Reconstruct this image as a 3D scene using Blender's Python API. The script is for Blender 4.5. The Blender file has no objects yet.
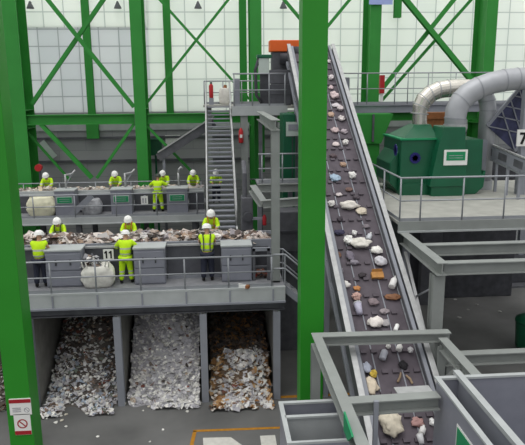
import bpy, math, random
from mathutils import Vector, Matrix, noise
PI = math.pi
C = bpy.context.scene.collection
# ------------------------------------------------------------------ camera
F = 619.0; CX, CY = 262.5, 222.5; H = 10.6
CAMR = (Matrix.Rotation(math.radians(-4.5), 3, 'Z') @ Matrix.Rotation(PI/2 - math.radians(12.56), 3, 'X')
        @ Matrix.Rotation(math.radians(-0.45), 3, 'Z'))
cam = bpy.data.cameras.new('camera'); cam.lens = 36*F/525; cam.sensor_width = 36; cam.clip_end = 300
co = bpy.data.objects.new('camera', cam); C.objects.link(co)
co.matrix_world = Matrix.Translation((0, 0, H)) @ CAMR.to_4x4()
bpy.context.scene.camera = co

def at(x, y, X=None, Y=None, Z=None):
    """photo pixel -> point on a known plane of the hall"""
    d = CAMR @ Vector(((x-CX)/F, -(y-CY)/F, -1))
    t = X/d.x if X is not None else Y/d.y if Y is not None else (Z-H)/d.z
    return Vector((0, 0, H)) + d*t

FZ = -0.38          # hall floor
DZ = 3.83           # front sorting deck
D2 = 4.4            # rear sorting deck
# ------------------------------------------------------------------ materials
def srgb(h):
    h = h.lstrip('#'); v = [int(h[i:i+2], 16)/255 for i in (0, 2, 4)]
    return tuple(c/12.92 if c <= .04045 else ((c+.055)/1.055)**2.4 for c in v) + (1,)
def mat(name, col, rough=.6, metal=0, var=.12, scale=3.0, spec=.3, bump=0):
    m = bpy.data.materials.new(name); m.use_nodes = True
    nt = m.node_tree; b = nt.nodes['Principled BSDF']
    c = srgb(col) if isinstance(col, str) else col
    b.inputs['Roughness'].default_value = rough; b.inputs['Metallic'].default_value = metal
    b.inputs['Specular IOR Level'].default_value = spec
    n = nt.nodes.new('ShaderNodeTexNoise'); n.inputs['Scale'].default_value = scale; n.inputs['Detail'].default_value = 5
    tc = nt.nodes.new('ShaderNodeTexCoord'); nt.links.new(tc.outputs['Object'], n.inputs['Vector'])
    r = nt.nodes.new('ShaderNodeValToRGB')
    r.color_ramp.elements[0].position = .3; r.color_ramp.elements[1].position = .7
    r.color_ramp.elements[0].color = tuple(x*(1-var) for x in c[:3]) + (1,)
    r.color_ramp.elements[1].color = tuple(min(1, x*(1+var)) for x in c[:3]) + (1,)
    nt.links.new(n.outputs['Fac'], r.inputs['Fac']); nt.links.new(r.outputs['Color'], b.inputs['Base Color'])
    if bump:
        bp = nt.nodes.new('ShaderNodeBump'); bp.inputs['Strength'].default_value = bump
        nt.links.new(n.outputs['Fac'], bp.inputs['Height']); nt.links.new(bp.outputs['Normal'], b.inputs['Normal'])
    return m
def attr_mat(name, rough=.7):
    m = bpy.data.materials.new(name); m.use_nodes = True
    nt = m.node_tree; b = nt.nodes['Principled BSDF']; b.inputs['Roughness'].default_value = rough
    b.inputs['Specular IOR Level'].default_value = .2
    a = nt.nodes.new('ShaderNodeAttribute'); a.attribute_name = 'col'
    nt.links.new(a.outputs['Color'], b.inputs['Base Color'])
    return m
M = {}
M['green'] = mat('green_paint', '#2c8a26', .45, var=.06, scale=.8)
M['green_hazed'] = mat('green_paint_hazed', '#37903c', .5, var=.08, scale=.8)  # same green, lightened so that distance haze is put into the colour
M['grey'] = mat('grey_paint', '#8d9098', .5, var=.07, scale=2)
M['grey_light'] = mat('grey_light_steel', '#aeb2b2', .5, var=.08, scale=2)
M['beam'] = mat('grey_beam', '#8e928f', .55, var=.08, scale=2)
M['cabinet'] = mat('cabinet_grey', '#858791', .45, var=.06, scale=3)
M['rail'] = mat('rail_steel', '#9a9da2', .4, .3, var=.05)
M['galv'] = mat('galvanised', '#b2b3b3', .4, .35, var=.1, scale=5)
M['grate'] = mat('deck_plate', '#85868a', .6, var=.12, scale=4)
M['platform'] = mat('platform_plate', '#a5a59e', .7, var=.12, scale=2)
M['dark'] = mat('dark_steel', '#5c5d62', .6, var=.2, scale=3)
M['darker'] = mat('dark_machine', '#44454a', .6, var=.25, scale=3)
M['belt'] = mat('rubber_belt', '#5a535a', .75, var=.2, scale=2.2)
M['bay'] = mat('bay_plate', '#55565c', .5, var=.15, scale=3)
M['bunkerwall'] = mat('bunker_concrete', '#8a8984', .8, var=.2, scale=1.6)
M['machine'] = mat('machine_green', '#0e5a3c', .35, var=.1, scale=1.5, spec=.5)
M['sign_green'] = mat('sign_green', '#1f8a5a', .5, var=.04)
M['sign_white'] = mat('sign_white', '#e8e8e4', .5, var=.03)
M['sign_red'] = mat('sign_red', '#a3242c', .5, var=.05)
M['sign_pale'] = mat('sign_pale', '#b9c4bd', .5, var=.05)
M['ink'] = mat('ink_black', '#181818', .6, var=.05)
M['orange'] = mat('orange_paint', '#e2662a', .5, var=.05)
M['red'] = mat('red_paint', '#b42a2e', .45, var=.08)
M['yellow_line'] = mat('yellow_line', '#b07a24', .7, var=.2, scale=6)
M['white_line'] = mat('white_line', '#cfcdc6', .7, var=.1, scale=6)
M['duct'] = mat('duct_silver', '#d6d2c8', .25, .85, var=.06, scale=4)
M['duct_matt'] = mat('duct_grey', '#aeb0b4', .45, .4, var=.05, scale=3)
M['blue'] = mat('dark_blue', '#24246a', .5, var=.1)
M['bluepanel'] = mat('blue_panel', '#3c3f5c', .5, var=.45, scale=3)
M['tan'] = mat('rust_tan', '#8a5a38', .8, var=.2, scale=6)
M['helmet'] = mat('helmet_white', '#f2f2ee', .35, var=.02)
M['helmet_dark'] = mat('helmet_dark', '#3a423a', .4, var=.05)
M['navy'] = mat('navy_cloth', '#2c2f3d', .85, var=.15, scale=8)
M['boot'] = mat('boot', '#1e1d1c', .7, var=.1)
M['strap'] = mat('strap_dark', '#4a4c40', .8, var=.1)
M['strap_or'] = mat('strap_orange', '#d08040', .8, var=.1)
M['sack'] = mat('woven_sack', '#dcdad2', .85, var=.14, scale=6, bump=.8)
M['sack_y'] = mat('woven_sack_cream', '#e2dfc4', .85, var=.1, scale=6, bump=.3)
M['bag_clear'] = mat('bag_grey', '#a5a6aa', .5, var=.3, scale=7)
M['waste'] = attr_mat('waste'); M['body'] = attr_mat('body', .6)
M['debris'] = attr_mat('debris', .8)

def hivis(name, col, stripes):
    m = mat(name, col, .7, var=.05, scale=6); nt = m.node_tree; b = nt.nodes['Principled BSDF']
    base = b.inputs['Base Color'].links[0].from_socket
    tc = nt.nodes.new('ShaderNodeTexCoord'); sp = nt.nodes.new('ShaderNodeSeparateXYZ')
    nt.links.new(tc.outputs['Object'], sp.inputs[0]); prev = None
    for z in stripes:
        c = nt.nodes.new('ShaderNodeMath'); c.operation = 'COMPARE'
        c.inputs[1].default_value = z; c.inputs[2].default_value = .028
        nt.links.new(sp.outputs['Z'], c.inputs[0])
        if prev:
            a = nt.nodes.new('ShaderNodeMath'); a.operation = 'MAXIMUM'
            nt.links.new(prev, a.inputs[0]); nt.links.new(c.outputs[0], a.inputs[1]); prev = a.outputs[0]
        else: prev = c.outputs[0]
    mx = nt.nodes.new('ShaderNodeMix'); mx.data_type = 'RGBA'
    nt.links.new(prev, mx.inputs['Factor']); nt.links.new(base, mx.inputs['A'])
    mx.inputs['B'].default_value = srgb('#b9bdb0'); nt.links.new(mx.outputs['Result'], b.inputs['Base Color'])
    return m
M['jacket'] = hivis('hi_vis_jacket', '#c6f01e', (1.02, 1.2))
M['hitrouser'] = hivis('hi_vis_trousers', '#c0ec1c', (.3, .42))

def wall_mat():
    """translucent cladding sheets with dark joint lines; daylight comes through it"""
    m = bpy.data.materials.new('translucent_cladding'); m.use_nodes = True; nt = m.node_tree
    for n in list(nt.nodes): nt.nodes.remove(n)
    out = nt.nodes.new('ShaderNodeOutputMaterial'); tc = nt.nodes.new('ShaderNodeTexCoord')
    mp = nt.nodes.new('ShaderNodeMapping'); mp.inputs['Rotation'].default_value = (-PI/2, 0, 0)
    nt.links.new(tc.outputs['Object'], mp.inputs[0])
    br = nt.nodes.new('ShaderNodeTexBrick'); br.offset = 0; br.squash = 1
    br.inputs['Scale'].default_value = 1; br.inputs['Brick Width'].default_value = 1.15; br.inputs['Row Height'].default_value = .95
    br.inputs['Mortar Size'].default_value = .035; br.inputs['Mortar Smooth'].default_value = .3
    br.inputs['Color1'].default_value = srgb('#fafdf8'); br.inputs['Color2'].default_value = srgb('#f5f9f4')
    br.inputs['Mortar'].default_value = srgb('#cfd5d2')
    nt.links.new(mp.outputs[0], br.inputs['Vector'])
    d = nt.nodes.new('ShaderNodeBsdfDiffuse'); t = nt.nodes.new('ShaderNodeBsdfTranslucent'); a = nt.nodes.new('ShaderNodeMixShader')
    a.inputs[0].default_value = .55
    nt.links.new(br.outputs['Color'], d.inputs['Color']); nt.links.new(br.outputs['Color'], t.inputs['Color'])
    nt.links.new(d.outputs[0], a.inputs[1]); nt.links.new(t.outputs[0], a.inputs[2]); nt.links.new(a.outputs[0], out.inputs['Surface'])
    return m
M['cladding'] = wall_mat()
def clad_grey():
    m = M['cladding'].copy(); m.name = 'white_metal_cladding'
    for n in m.node_tree.nodes:
        if n.type == 'TEX_BRICK':
            n.inputs['Color1'].default_value = srgb('#eceeee'); n.inputs['Color2'].default_value = srgb('#e4e7e8'); n.inputs['Mortar'].default_value = srgb('#babebf')
    return m
M['cladding_grey'] = clad_grey()
def brick_mat(name, c1, c2, mortar, bw, rh, ms=.02):
    m = mat(name, c1, .85); nt = m.node_tree; b = nt.nodes['Principled BSDF']
    tc = nt.nodes.new('ShaderNodeTexCoord'); mp = nt.nodes.new('ShaderNodeMapping'); mp.inputs['Rotation'].default_value = (-PI/2, 0, 0)
    nt.links.new(tc.outputs['Object'], mp.inputs[0])
    br = nt.nodes.new('ShaderNodeTexBrick'); br.inputs['Scale'].default_value = 1
    br.inputs['Brick Width'].default_value = bw; br.inputs['Row Height'].default_value = rh; br.inputs['Mortar Size'].default_value = ms
    br.inputs['Color1'].default_value = srgb(c1); br.inputs['Color2'].default_value = srgb(c2); br.inputs['Mortar'].default_value = srgb(mortar)
    nt.links.new(mp.outputs[0], br.inputs['Vector']); nt.links.new(br.outputs['Color'], b.inputs['Base Color'])
    return m
M['plinth'] = brick_mat('concrete_plinth', '#a3a3a5', '#98999b', '#8a8b8d', 3.2, .8)
def floor_mat():
    m = mat('hall_floor', '#6a6a69', .5, var=.25, scale=.5, spec=.35)
    nt = m.node_tree; b = nt.nodes['Principled BSDF']
    n = nt.nodes.new('ShaderNodeTexNoise'); n.inputs['Scale'].default_value = 1.3; n.inputs['Detail'].default_value = 8
    r = nt.nodes.new('ShaderNodeMapRange'); r.inputs[3].default_value = .35; r.inputs[4].default_value = .8
    nt.links.new(n.outputs['Fac'], r.inputs[0]); nt.links.new(r.outputs[0], b.inputs['Roughness'])
    return m
M['floor'] = floor_mat()

# ------------------------------------------------------------------ mesh builder
class MB:
    def __init__(s): s.v = []; s.f = []; s.c = []; s.cc = None; s.smooth = False
    def add(s, vs, fs, col=None):
        n = len(s.v); s.v += [Vector(v) for v in vs]; s.f += [tuple(i+n for i in f) for f in fs]
        s.c += [col or s.cc or (.5, .5, .5, 1)]*len(fs); return s
    def box(s, x0, x1, y0, y1, z0, z1, col=None):
        v = [(x, y, z) for z in (z0, z1) for y in (y0, y1) for x in (x0, x1)]
        return s.add(v, [(0, 2, 3, 1), (4, 5, 7, 6), (0, 1, 5, 4), (2, 6, 7, 3), (0, 4, 6, 2), (1, 3, 7, 5)], col)
    def bar(s, p0, p1, w, h, up=(0, 0, 1), col=None):
        p0, p1 = Vector(p0), Vector(p1); a = (p1-p0).normalized(); up = Vector(up)
        if abs(a.dot(up)) > .98: up = Vector((0, 1, 0))
        sd = a.cross(up).normalized(); u = sd.cross(a).normalized()
        v = [p + sd*(i*w/2) + u*(j*h/2) for p in (p0, p1) for j in (-1, 1) for i in (-1, 1)]
        return s.add(v, [(0, 1, 3, 2), (4, 6, 7, 5), (0, 4, 5, 1), (2, 3, 7, 6), (0, 2, 6, 4), (1, 5, 7, 3)], col)
    def ibeam(s, p0, p1, h, w, tf=.03, tw=.03, up=(0, 0, 1)):
        p0, p1 = Vector(p0), Vector(p1); a = (p1-p0).normalized(); up = Vector(up)
        if abs(a.dot(up)) > .98: up = Vector((0, 1, 0))
        sd = a.cross(up).normalized(); u = sd.cross(a).normalized()
        for k in (-1, 1): s.bar(p0+u*k*(h/2-tf/2), p1+u*k*(h/2-tf/2), w, tf, up)
        return s.bar(p0, p1, tw, h-2*tf, up)
    def tube(s, pts, r, n=8, caps=True, col=None):
        pts = [Vector(p) for p in pts]; rs = r if isinstance(r, (list, tuple)) else [r]*len(pts)
        ring = []; t0 = (pts[1]-pts[0]).normalized()
        ref = Vector((0, 0, 1)) if abs(t0.z) < .9 else Vector((0, 1, 0)); nrm = t0.cross(ref).normalized()
        vs = []
        for i, p in enumerate(pts):
            t = ((pts[min(i+1, len(pts)-1)]-pts[max(i-1, 0)])).normalized()
            nrm = (nrm - t*nrm.dot(t)).normalized(); b = t.cross(nrm)
            for k in range(n):
                an = 2*PI*k/n; vs.append(p + (nrm*math.cos(an)+b*math.sin(an))*rs[i])
        fs = [(i*n+k, i*n+(k+1) % n, (i+1)*n+(k+1) % n, (i+1)*n+k) for i in range(len(pts)-1) for k in range(n)]
        if caps: fs += [tuple(reversed(range(n))), tuple((len(pts)-1)*n+k for k in range(n))]
        return s.add(vs, fs, col)
    def lathe(s, prof, c=(0, 0, 0), n=16, col=None, sx=1, sy=1):
        vs = [(c[0]+r*math.cos(2*PI*k/n)*sx, c[1]+r*math.sin(2*PI*k/n)*sy, c[2]+z) for r, z in prof for k in range(n)]
        m = len(prof)
        fs = [(i*n+k, i*n+(k+1) % n, (i+1)*n+(k+1) % n, (i+1)*n+k) for i in range(m-1) for k in range(n)]
        fs += [tuple(reversed(range(n))), tuple((m-1)*n+k for k in range(n))]
        return s.add(vs, fs, col)
    def ball(s, c, r, n=8, m=6, col=None, sc=(1, 1, 1)):
        prof = [(math.sin(PI*i/m)*r+1e-4, -math.cos(PI*i/m)*r) for i in range(m+1)]
        vs = [(c[0]+q*math.cos(2*PI*k/n)*sc[0], c[1]+q*math.sin(2*PI*k/n)*sc[1], c[2]+z*sc[2]) for q, z in prof for k in range(n)]
        fs = [(i*n+k, i*n+(k+1) % n, (i+1)*n+(k+1) % n, (i+1)*n+k) for i in range(m) for k in range(n)]
        return s.add(vs, fs, col)
    def prism(s, poly, axis, a0, a1, col=None):
        """poly of 2-D points extruded along 'x' or 'y' or 'z'"""
        def pt(u, v, w): return {'x': (w, u, v), 'y': (u, w, v), 'z': (u, v, w)}[axis]
        n = len(poly); vs = [pt(u, v, a0) for u, v in poly]+[pt(u, v, a1) for u, v in poly]
        fs = [tuple(range(n)), tuple(reversed(range(n, 2*n)))]+[(i, i+n, (i+1) % n+n, (i+1) % n) for i in range(n)]
        return s.add(vs, fs, col)

def wloc(o):
    v = Vector((0, 0, 0))
    while o: v += o.location; o = o.parent
    return v
def obj(name, mb, m, parent=None, smooth=False, local=False, bevel=0, origin=None):
    """ONE mesh object; coordinates in mb are world ones unless local"""
    if parent: off = Vector((0, 0, 0)) if local else wloc(parent); loc = Vector((0, 0, 0))
    elif origin is not None: off = loc = Vector(origin)
    else:
        xs, ys, zs = zip(*[tuple(v) for v in mb.v])
        off = loc = Vector(((min(xs)+max(xs))/2, (min(ys)+max(ys))/2, min(zs)))
    me = bpy.data.meshes.new(name)
    me.from_pydata([tuple(v-off) for v in mb.v], [], mb.f); me.update()
    at_ = me.attributes.new('col', 'FLOAT_COLOR', 'FACE')
    at_.data.foreach_set('color', [x for c in mb.c for x in c])
    import bmesh
    bm = bmesh.new(); bm.from_mesh(me); bmesh.ops.recalc_face_normals(bm, faces=bm.faces); bm.to_mesh(me); bm.free()
    if smooth:
        for p in me.polygons: p.use_smooth = True
    me.materials.append(M[m] if isinstance(m, str) else m)
    o = bpy.data.objects.new(name, me); C.objects.link(o); o.location = loc
    if parent: o.parent = parent
    if bevel:
        b = o.modifiers.new('bevel', 'BEVEL'); b.width = bevel; b.segments = 2; b.limit_method = 'ANGLE'
    return o
def tag(o, label, cat, group=None, kind=None):
    o['label'] = label; o['category'] = cat
    if group: o['group'] = group
    if kind: o['kind'] = kind
    return o
def thing(name, label, cat, loc, group=None, rotz=0):
    o = bpy.data.objects.new(name, None); C.objects.link(o); o.location = loc; o.rotation_euler.z = rotz
    o.empty_display_size = .2
    return tag(o, label, cat, group)
def struct(name, mb, m):
    o = obj(name, mb, m); o['kind'] = 'structure'; return o
def copy_tree(o, parent=None):
    c = o.copy(); C.objects.link(c)
    if parent: c.parent = parent
    for ch in list(o.children): copy_tree(ch, c)
    return c
R_ = random.Random(7)

# ------------------------------------------------------------------ setting
struct('floor', MB().box(-30, 34, -6, 38.4, FZ-.3, FZ), 'floor')
WY = 38.0
struct('wall_back', MB().box(-3.6, 34, WY, WY+.08, 9.05, 22).box(-30, -3.6, WY, WY+.08, 13.9, 22), 'cladding')
struct('wall_back_cladding', MB().box(-30, -3.6, WY, WY+.08, 9.05, 13.9), 'cladding_grey')
struct('wall_back_plinth', MB().box(-30, 34, WY-.02, WY+.35, FZ, 9.05), 'plinth')
struct('trim_1', MB().box(-30, 34, WY-.12, WY-.02, 8.0, 8.42), 'grey_light')
struct('trim_2', MB().box(-30, 34, WY-.14, WY-.02, 7.5, 7.62), 'dark')
struct('trim_3', MB().box(-30, 34, WY-.14, WY-.02, 6.1, 6.25), 'dark')
for i, px in enumerate((88, 168, 243)):
    p = at(px, 50, Y=37.9)
    g = .16 if i < 2 else .2
    top = 17; bot = 8.0 if i == 0 else 8.95
    mb = MB().ibeam((p.x, 37.82, bot), (p.x, 37.82, top), .28, .42)
    if i == 0: mb.box(p.x-.35, p.x+.35, 37.6, 37.95, 7.55, 8.9)
    tag(obj('wall_post', mb, 'green_hazed'), ['slim green wall post behind the left cross bracing, ending in a bracket',
        'slim green wall post just right of the left-hand tall column', 'slim green wall post left of the stair-top platform'][i], 'post')
p = at(397, 10, Y=37.8)
tag(obj('wall_post', MB().ibeam((p.x, 37.7, 14.4), (p.x, 37.7, 17), .28, .42), 'green_hazed'), 'short green post stub high on the wall, top right of centre', 'post')
for i, px in enumerate((31, 118, 198, 283)):
    p = at(px, 6, Y=37.9)
    t = thing('wall_lamp', ['small dark lamp high on the wall at far left', 'small dark lamp high on the wall left of the tall column',
                            'small dark lamp on the bright wall above the staircase', 'small dark lamp on the wall above the orange motor'][i], 'lamp', (p.x, 37.9, p.z))
    obj('bracket', MB().bar((p.x, 38, p.z+.2), (p.x, 37.75, p.z+.2), .05, .05), 'dark', t)
    obj('lamp_shade', MB().lathe([(.22, -.16), (.2, -.1), (.06, .2), (.04, .24)], (p.x, 37.72, p.z), 10), 'dark', t)

# ------------------------------------------------------------------ rear green frame
RY = 35.0
RX = [-10.57, -3.95, 2.47, 9.09, 15.68]
cl = ['tall green steel column at far left behind the near column', 'tall green steel column behind the sorters, between both cross bracings',
      'tall green steel column behind the stair-top platform', 'tall green steel column behind the incline belt with a rear catwalk across it',
      'deep green steel column behind the large ducts at right']
for i, x in enumerate(RX):
    t = thing('steel_column', cl[i], 'column', (x, RY+.9, FZ))
    w = .62
    if i == 0: w = .95
    mb = MB().box(x-w/2, x+w/2, RY, RY+.05, FZ, 17).box(x-w/2, x+w/2, RY+1.7, RY+1.75, FZ, 17).box(x-.04, x+.04, RY+.05, RY+1.7, FZ, 17)
    obj('column_shaft', mb, 'green_hazed', t)
    for zz in (9.3, 8.3, 5.0): obj('stiffener', MB().box(x-w/2+.02, x+w/2-.02, RY+.05, RY+1.7, zz, zz+.04), 'green_hazed', t)
    obj('base_plate', MB().box(x-.6, x+.6, RY-.2, RY+1.95, FZ, FZ+.05), 'green_hazed', t)
bl = ['green cross beam at far left between two tall columns', 'green cross beam behind the staircase', 'green cross beam behind the incline belt',
      'green cross beam behind the ducts']
for i in range(4):
    a, b = RX[i]+.36, RX[i+1]-.36
    tag(obj('cross_beam', MB().ibeam((a, RY+.3, 8.8), (b, RY+.3, 8.8), .54, .4, .04, .04), 'green_hazed'), bl[i], 'beam')
def brace(p0, p1, w, label, y=RY+.3):
    a = at(*p0, Y=y); b = at(*p1, Y=y); d = (b-a).normalized()
    tag(obj('diagonal_brace', MB().ibeam(a, b, w, w*.8, .02, .03, up=(0, 1, 0)), 'green_hazed'), label, 'brace')
def ext(p0, p1, k):  # lengthen past the frame's top
    return (p0[0]-(p1[0]-p0[0])*k, p0[1]-(p1[1]-p0[1])*k)
brace(ext((48, 0), (132, 104), .3), (134, 107), .26, 'thick green brace falling to the right in the left bay', RY+.25)
brace(ext((103, 0), (32, 104), .3), (32, 104), .26, 'thick green brace rising to the right in the left bay', RY+.65)
brace(ext((160, 0), (229, 77), .3), (249, 99), .17, 'thin green brace falling toward the stair head', RY+.25)
brace(ext((228, 0), (146, 104), .3), (146, 104), .17, 'thin green brace rising to the right beside the middle column', RY+.65)
brace((41, 124), (92, 178), .26, 'green brace falling to the right under the left cross beam, thicker one', RY+.25)
brace((134, 124), (97, 178), .2, 'green brace falling to the left under the left cross beam', RY+.25)
brace((22, 126), (70, 180), .15, 'thin green brace falling to the right under the left cross beam, beside the far-left column', RY+.7)
brace((147, 126), (200, 180), .17, 'thin green brace falling to the right behind the rear sorters', RY+.25)
brace((276, -10), (328, 52), .2, 'green brace left of the near centre column, top edge', RY+.25)
brace((356, -8), (318, 38), .2, 'green brace right of the near centre column, top edge', RY+.65)
brace((399, -8), (476, 86), .34, 'thick green brace falling to the right left of the ducts', RY+.25)
brace((460, -8), (378, 94), .26, 'green brace rising to the right, upper one of the right-hand pair', RY+.65)
brace((478, -8), (377, 106), .18, 'thin green brace rising to the right, lower one of the right-hand pair', RY+1.1)

# ------------------------------------------------------------------ near green columns
def near_col(x0, x1, y0, y1, label):
    t = thing('steel_column', label, 'column', ((x0+x1)/2, (y0+y1)/2, FZ))
    obj('column_shaft', MB().box(x0, x1, y0, y1, FZ+.06, 17), 'green', t, bevel=.015)
    obj('base_plate', MB().box(x0-.03, x1+.03, y0-.03, y1+.03, FZ, FZ+.06), 'green', t)
    return t
near_col(2.47, 3.17, 17.2, 17.9, 'near bright green steel column standing left of the incline belt')
lc = near_col(-6.2, -5.5, 17.0, 17.8, 'near bright green steel column with warning signs at the left edge')

# warning signs on the left column
def on_front(px0, py0, px1, py1, y): a = at(px0, py0, Y=y); b = at(px1, py1, Y=y); return a.x, b.x, b.z, a.z
x0, x1, z0, z1 = on_front(8.8, 399, 32, 414, 16.99)
t = thing('warning_sign', 'wide white sign with a red top band, upper of two on the left green column', 'sign', (x0, 16.99, z0))
bd = obj('sign_board', MB().box(x0, x1, 16.97, 17.0, z0, z1), 'sign_white', t)
obj('red_band', MB().box(x0, x1, 16.96, 16.97, z1-.13, z1-.02), 'sign_red', bd)
for k in range(3): obj('printed_line', MB().box(x0+.08, x0+.32, 16.962, 16.97, z0+.1+k*.055, z0+.125+k*.055), 'bag_clear', bd)
def ringsym(cx, cz, r, y):
    m = MB(); n = 20
    vs = [(cx+rr*math.cos(2*PI*k/n), y, cz+rr*math.sin(2*PI*k/n)) for rr in (r, r*.76) for k in range(n)]
    m.add(vs, [(k, (k+1) % n, n+(k+1) % n, n+k) for k in range(n)])
    return m.bar((cx-r*.6, y, cz+r*.6), (cx+r*.6, y, cz-r*.6), r*.22, .004, up=(0, 1, 0))
obj('round_symbol', ringsym(x1-.13, z0+.15, .08, 16.965), 'bag_clear', bd)
x0, x1, z0, z1 = on_front(13.5, 414.2, 32, 434, 16.99)
t = thing('prohibition_sign', 'white sign with a red barred circle, lower of two on the left green column', 'sign', (x0, 16.99, z0))
bd = obj('sign_board', MB().box(x0, x1, 16.97, 17.0, z0, z1), 'sign_white', t)
obj('red_band', MB().box(x0, x1, 16.96, 16.97, z0+.01, z0+.13), 'sign_red', bd)
cx = (x0+x1)/2
obj('barred_circle', ringsym(cx, z0+.36, .15, 16.965), 'sign_red', bd)

# ------------------------------------------------------------------ rails
def railing(name, label, pts, posts, h=1.1, mids=(.5,), r=.03, m='rail', toe=True, cat='railing', group=None):
    pts = [Vector(p) for p in pts]
    t = thing(name, label, cat, pts[0], group)
    up = Vector((0, 0, 1))
    obj('top_rail', MB().tube([p+up*h for p in pts], r*1.15), m, t, smooth=True)
    for k in mids: obj('mid_rail', MB().tube([p+up*h*k for p in pts], r*.85), m, t, smooth=True)
    for q in posts:
        q = Vector(q); obj('post', MB().tube([q, q+up*h], r), m, t, smooth=True)
    if toe:
        mb = MB()
        for a, b in zip(pts, pts[1:]): mb.bar(a+up*.06, b+up*.06, .012, .12)
        obj('toe_board', mb, m, t)
    return t

# ------------------------------------------------------------------ front sorting deck
t = thing('sorting_deck', 'grey front sorting deck above the three waste bunkers', 'platform', (-4, 22.5, 3.0))
X0, X1, Y0, Y1 = -14, 2.35, 20.13, 25.6
obj('deck_plate', MB().box(X0, X1, Y0+.03, Y1, DZ-.08, DZ), 'grate', t)
obj('fascia', MB().box(X0, X1, Y0-.02, Y0+.03, 3.34, DZ-.06), 'grey_light', t)
obj('edge_angle', MB().box(X0, X1, Y0-.03, Y0+.1, DZ-.06, DZ+.01), 'grey_light', t)
for k in range(11): obj('fascia_stiffener', MB().box(-12.9+k*1.48, -12.84+k*1.48, Y0-.05, Y0-.02, 3.34, DZ-.06), 'grey', t)
obj('edge_flange', MB().box(X0, X1, Y0-.1, Y0+.1, 3.28, 3.34), 'grey', t)
obj('edge_beam', MB().ibeam((X0, 20.4, 3.1), (X1, 20.4, 3.1), .3, .3), 'dark', t)
for k in range(5): obj('joist', MB().ibeam((X0, 21.3+k*1.0, 3.6), (X1, 21.3+k*1.0, 3.6), .28, .2), 'dark', t)
obj('rear_step', MB().box(-13, -.9, 23.15, 25.0, DZ, DZ+.22), 'grate', t)
posts = [(-5.5+k*1.478, 20.18, DZ) for k in range(-4, 6)]
railing('guard_rail', 'long grey guard rail along the front sorting deck', [(-13, 20.18, DZ), (1.95, 20.18, DZ)], posts)

# bunker walls
bx = [-6.35, -3.42, -0.49, 2.06]
wl = ['concrete bunker wall left of the mixed paper heap, partly behind the near left column', 'bunker dividing wall between the mixed heap and the white paper heap',
      'bunker dividing wall between the white paper heap and the brown cardboard heap', 'bunker wall right of the brown cardboard heap']
for i, x in enumerate(bx):
    t = thing('bunker_wall', wl[i], 'wall', (x, 22.8, FZ))
    obj('wall_slab', MB().box(x-.07, x+.07, 20.3, 25.45, FZ, 2.94), 'bunkerwall', t)
    obj('steel_post', MB().ibeam((x, 20.25, FZ), (x, 20.25, 2.93), .24, .24, up=(0, 1, 0)), 'grey', t)
struct('wall_bunker_back', MB().box(-14, 2.3, 25.48, 25.7, FZ, 3.3), 'bunkerwall')

# ------------------------------------------------------------------ loose waste
def scrap(mb, p, s, rnd, col):
    """folded sheet"""
    ax = Vector((rnd.uniform(-1, 1), rnd.uniform(-1, 1), rnd.uniform(-.6, .6))).normalized()
    nrm = Vector((rnd.uniform(-.8, .8), rnd.uniform(-.9, .5), 1)).normalized()
    u = (ax-nrm*ax.dot(nrm)).normalized(); w = nrm.cross(u)
    a, b = s*rnd.uniform(.5, 1), s*rnd.uniform(.4, .9); f = rnd.uniform(-.5, .5)*s
    v = [p-u*a-w*b, p+u*a*.9-w*b*rnd.uniform(.6, 1), p+u*a+nrm*f*.3, p-u*a*.8+nrm*f*.3,
         p+u*a*rnd.uniform(.5, 1)+w*b+nrm*f, p-u*a*rnd.uniform(.5, 1)+w*b+nrm*f]
    mb.add(v, [(0, 1, 2, 3), (3, 2, 4, 5)], col)
def lump(mb, p, s, rnd, col, flat=.6):
    n, m = 6, 4; vs = []
    for i in range(m+1):
        for k in range(n):
            th = PI*i/m; r = s*rnd.uniform(.6, 1.1)
            vs.append(Vector((math.sin(th)*math.cos(2*PI*k/n)*r, math.sin(th)*math.sin(2*PI*k/n)*r, -math.cos(th)*r*flat))+p)
    mb.add(vs, [(i*n+k, i*n+(k+1) % n, (i+1)*n+(k+1) % n, (i+1)*n+k) for i in range(m) for k in range(n)], col)
def pick(pal, rnd):
    c = srgb(rnd.choice(pal)); k = rnd.uniform(.8, 1.15); return tuple(min(1, x*k) for x in c[:3])+(1,)
def heap(name, label, cat, xr, yr, hf, n, sr, pal, base, seed, lumps=.25, m='waste'):
    rnd = random.Random(seed); mb = MB(); nx, ny = 24, 24
    vs = []
    for j in range(ny+1):
        for i in range(nx+1):
            x = xr[0]+(xr[1]-xr[0])*i/nx; y = yr[0]+(yr[1]-yr[0])*j/ny
            vs.append(Vector((x, y, hf(x, y))))
    mb.add(vs, [(j*(nx+1)+i, j*(nx+1)+i+1, (j+1)*(nx+1)+i+1, (j+1)*(nx+1)+i) for j in range(ny) for i in range(nx)], srgb(base))
    k = 0
    while k < n:
        x = rnd.uniform(*xr); y = yr[0]+(yr[1]-yr[0])*rnd.random()**1.2
        z = hf(x, y)
        if z <= hf.floor+.02: continue
        s = rnd.uniform(*sr); p = Vector((x, y, z+s*.25)); c = pick(pal(x, y, z, rnd), rnd)
        if rnd.random() < lumps: lump(mb, p, s*.7, rnd, c)
        else: scrap(mb, p, s, rnd, c)
        k += 1
    return tag(obj(name, mb, m), label, cat, kind='stuff')
class HF:
    def __init__(s, fn, floor): s.fn = fn; s.floor = floor
    def __call__(s, x, y): return max(s.floor-.06, s.fn(x, y))
def nz(x, y, k=1.3, a=.25): return a*noise.noise(Vector((x*k, y*k, 3.1)))
WHITE = ['#e6e4e0', '#d8d6d6', '#c9c7cb', '#f0eee8', '#b9b7bd']
MIXED = ['#d8d4d0', '#a08a78', '#8a7060', '#c8c2be', '#6a625c', '#8a5a50', '#7c8478', '#b0a090', '#ddd8d4', '#58504c', '#8c929c', '#c8c6c2', '#a8a4a0', '#e0dcd8']
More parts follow.
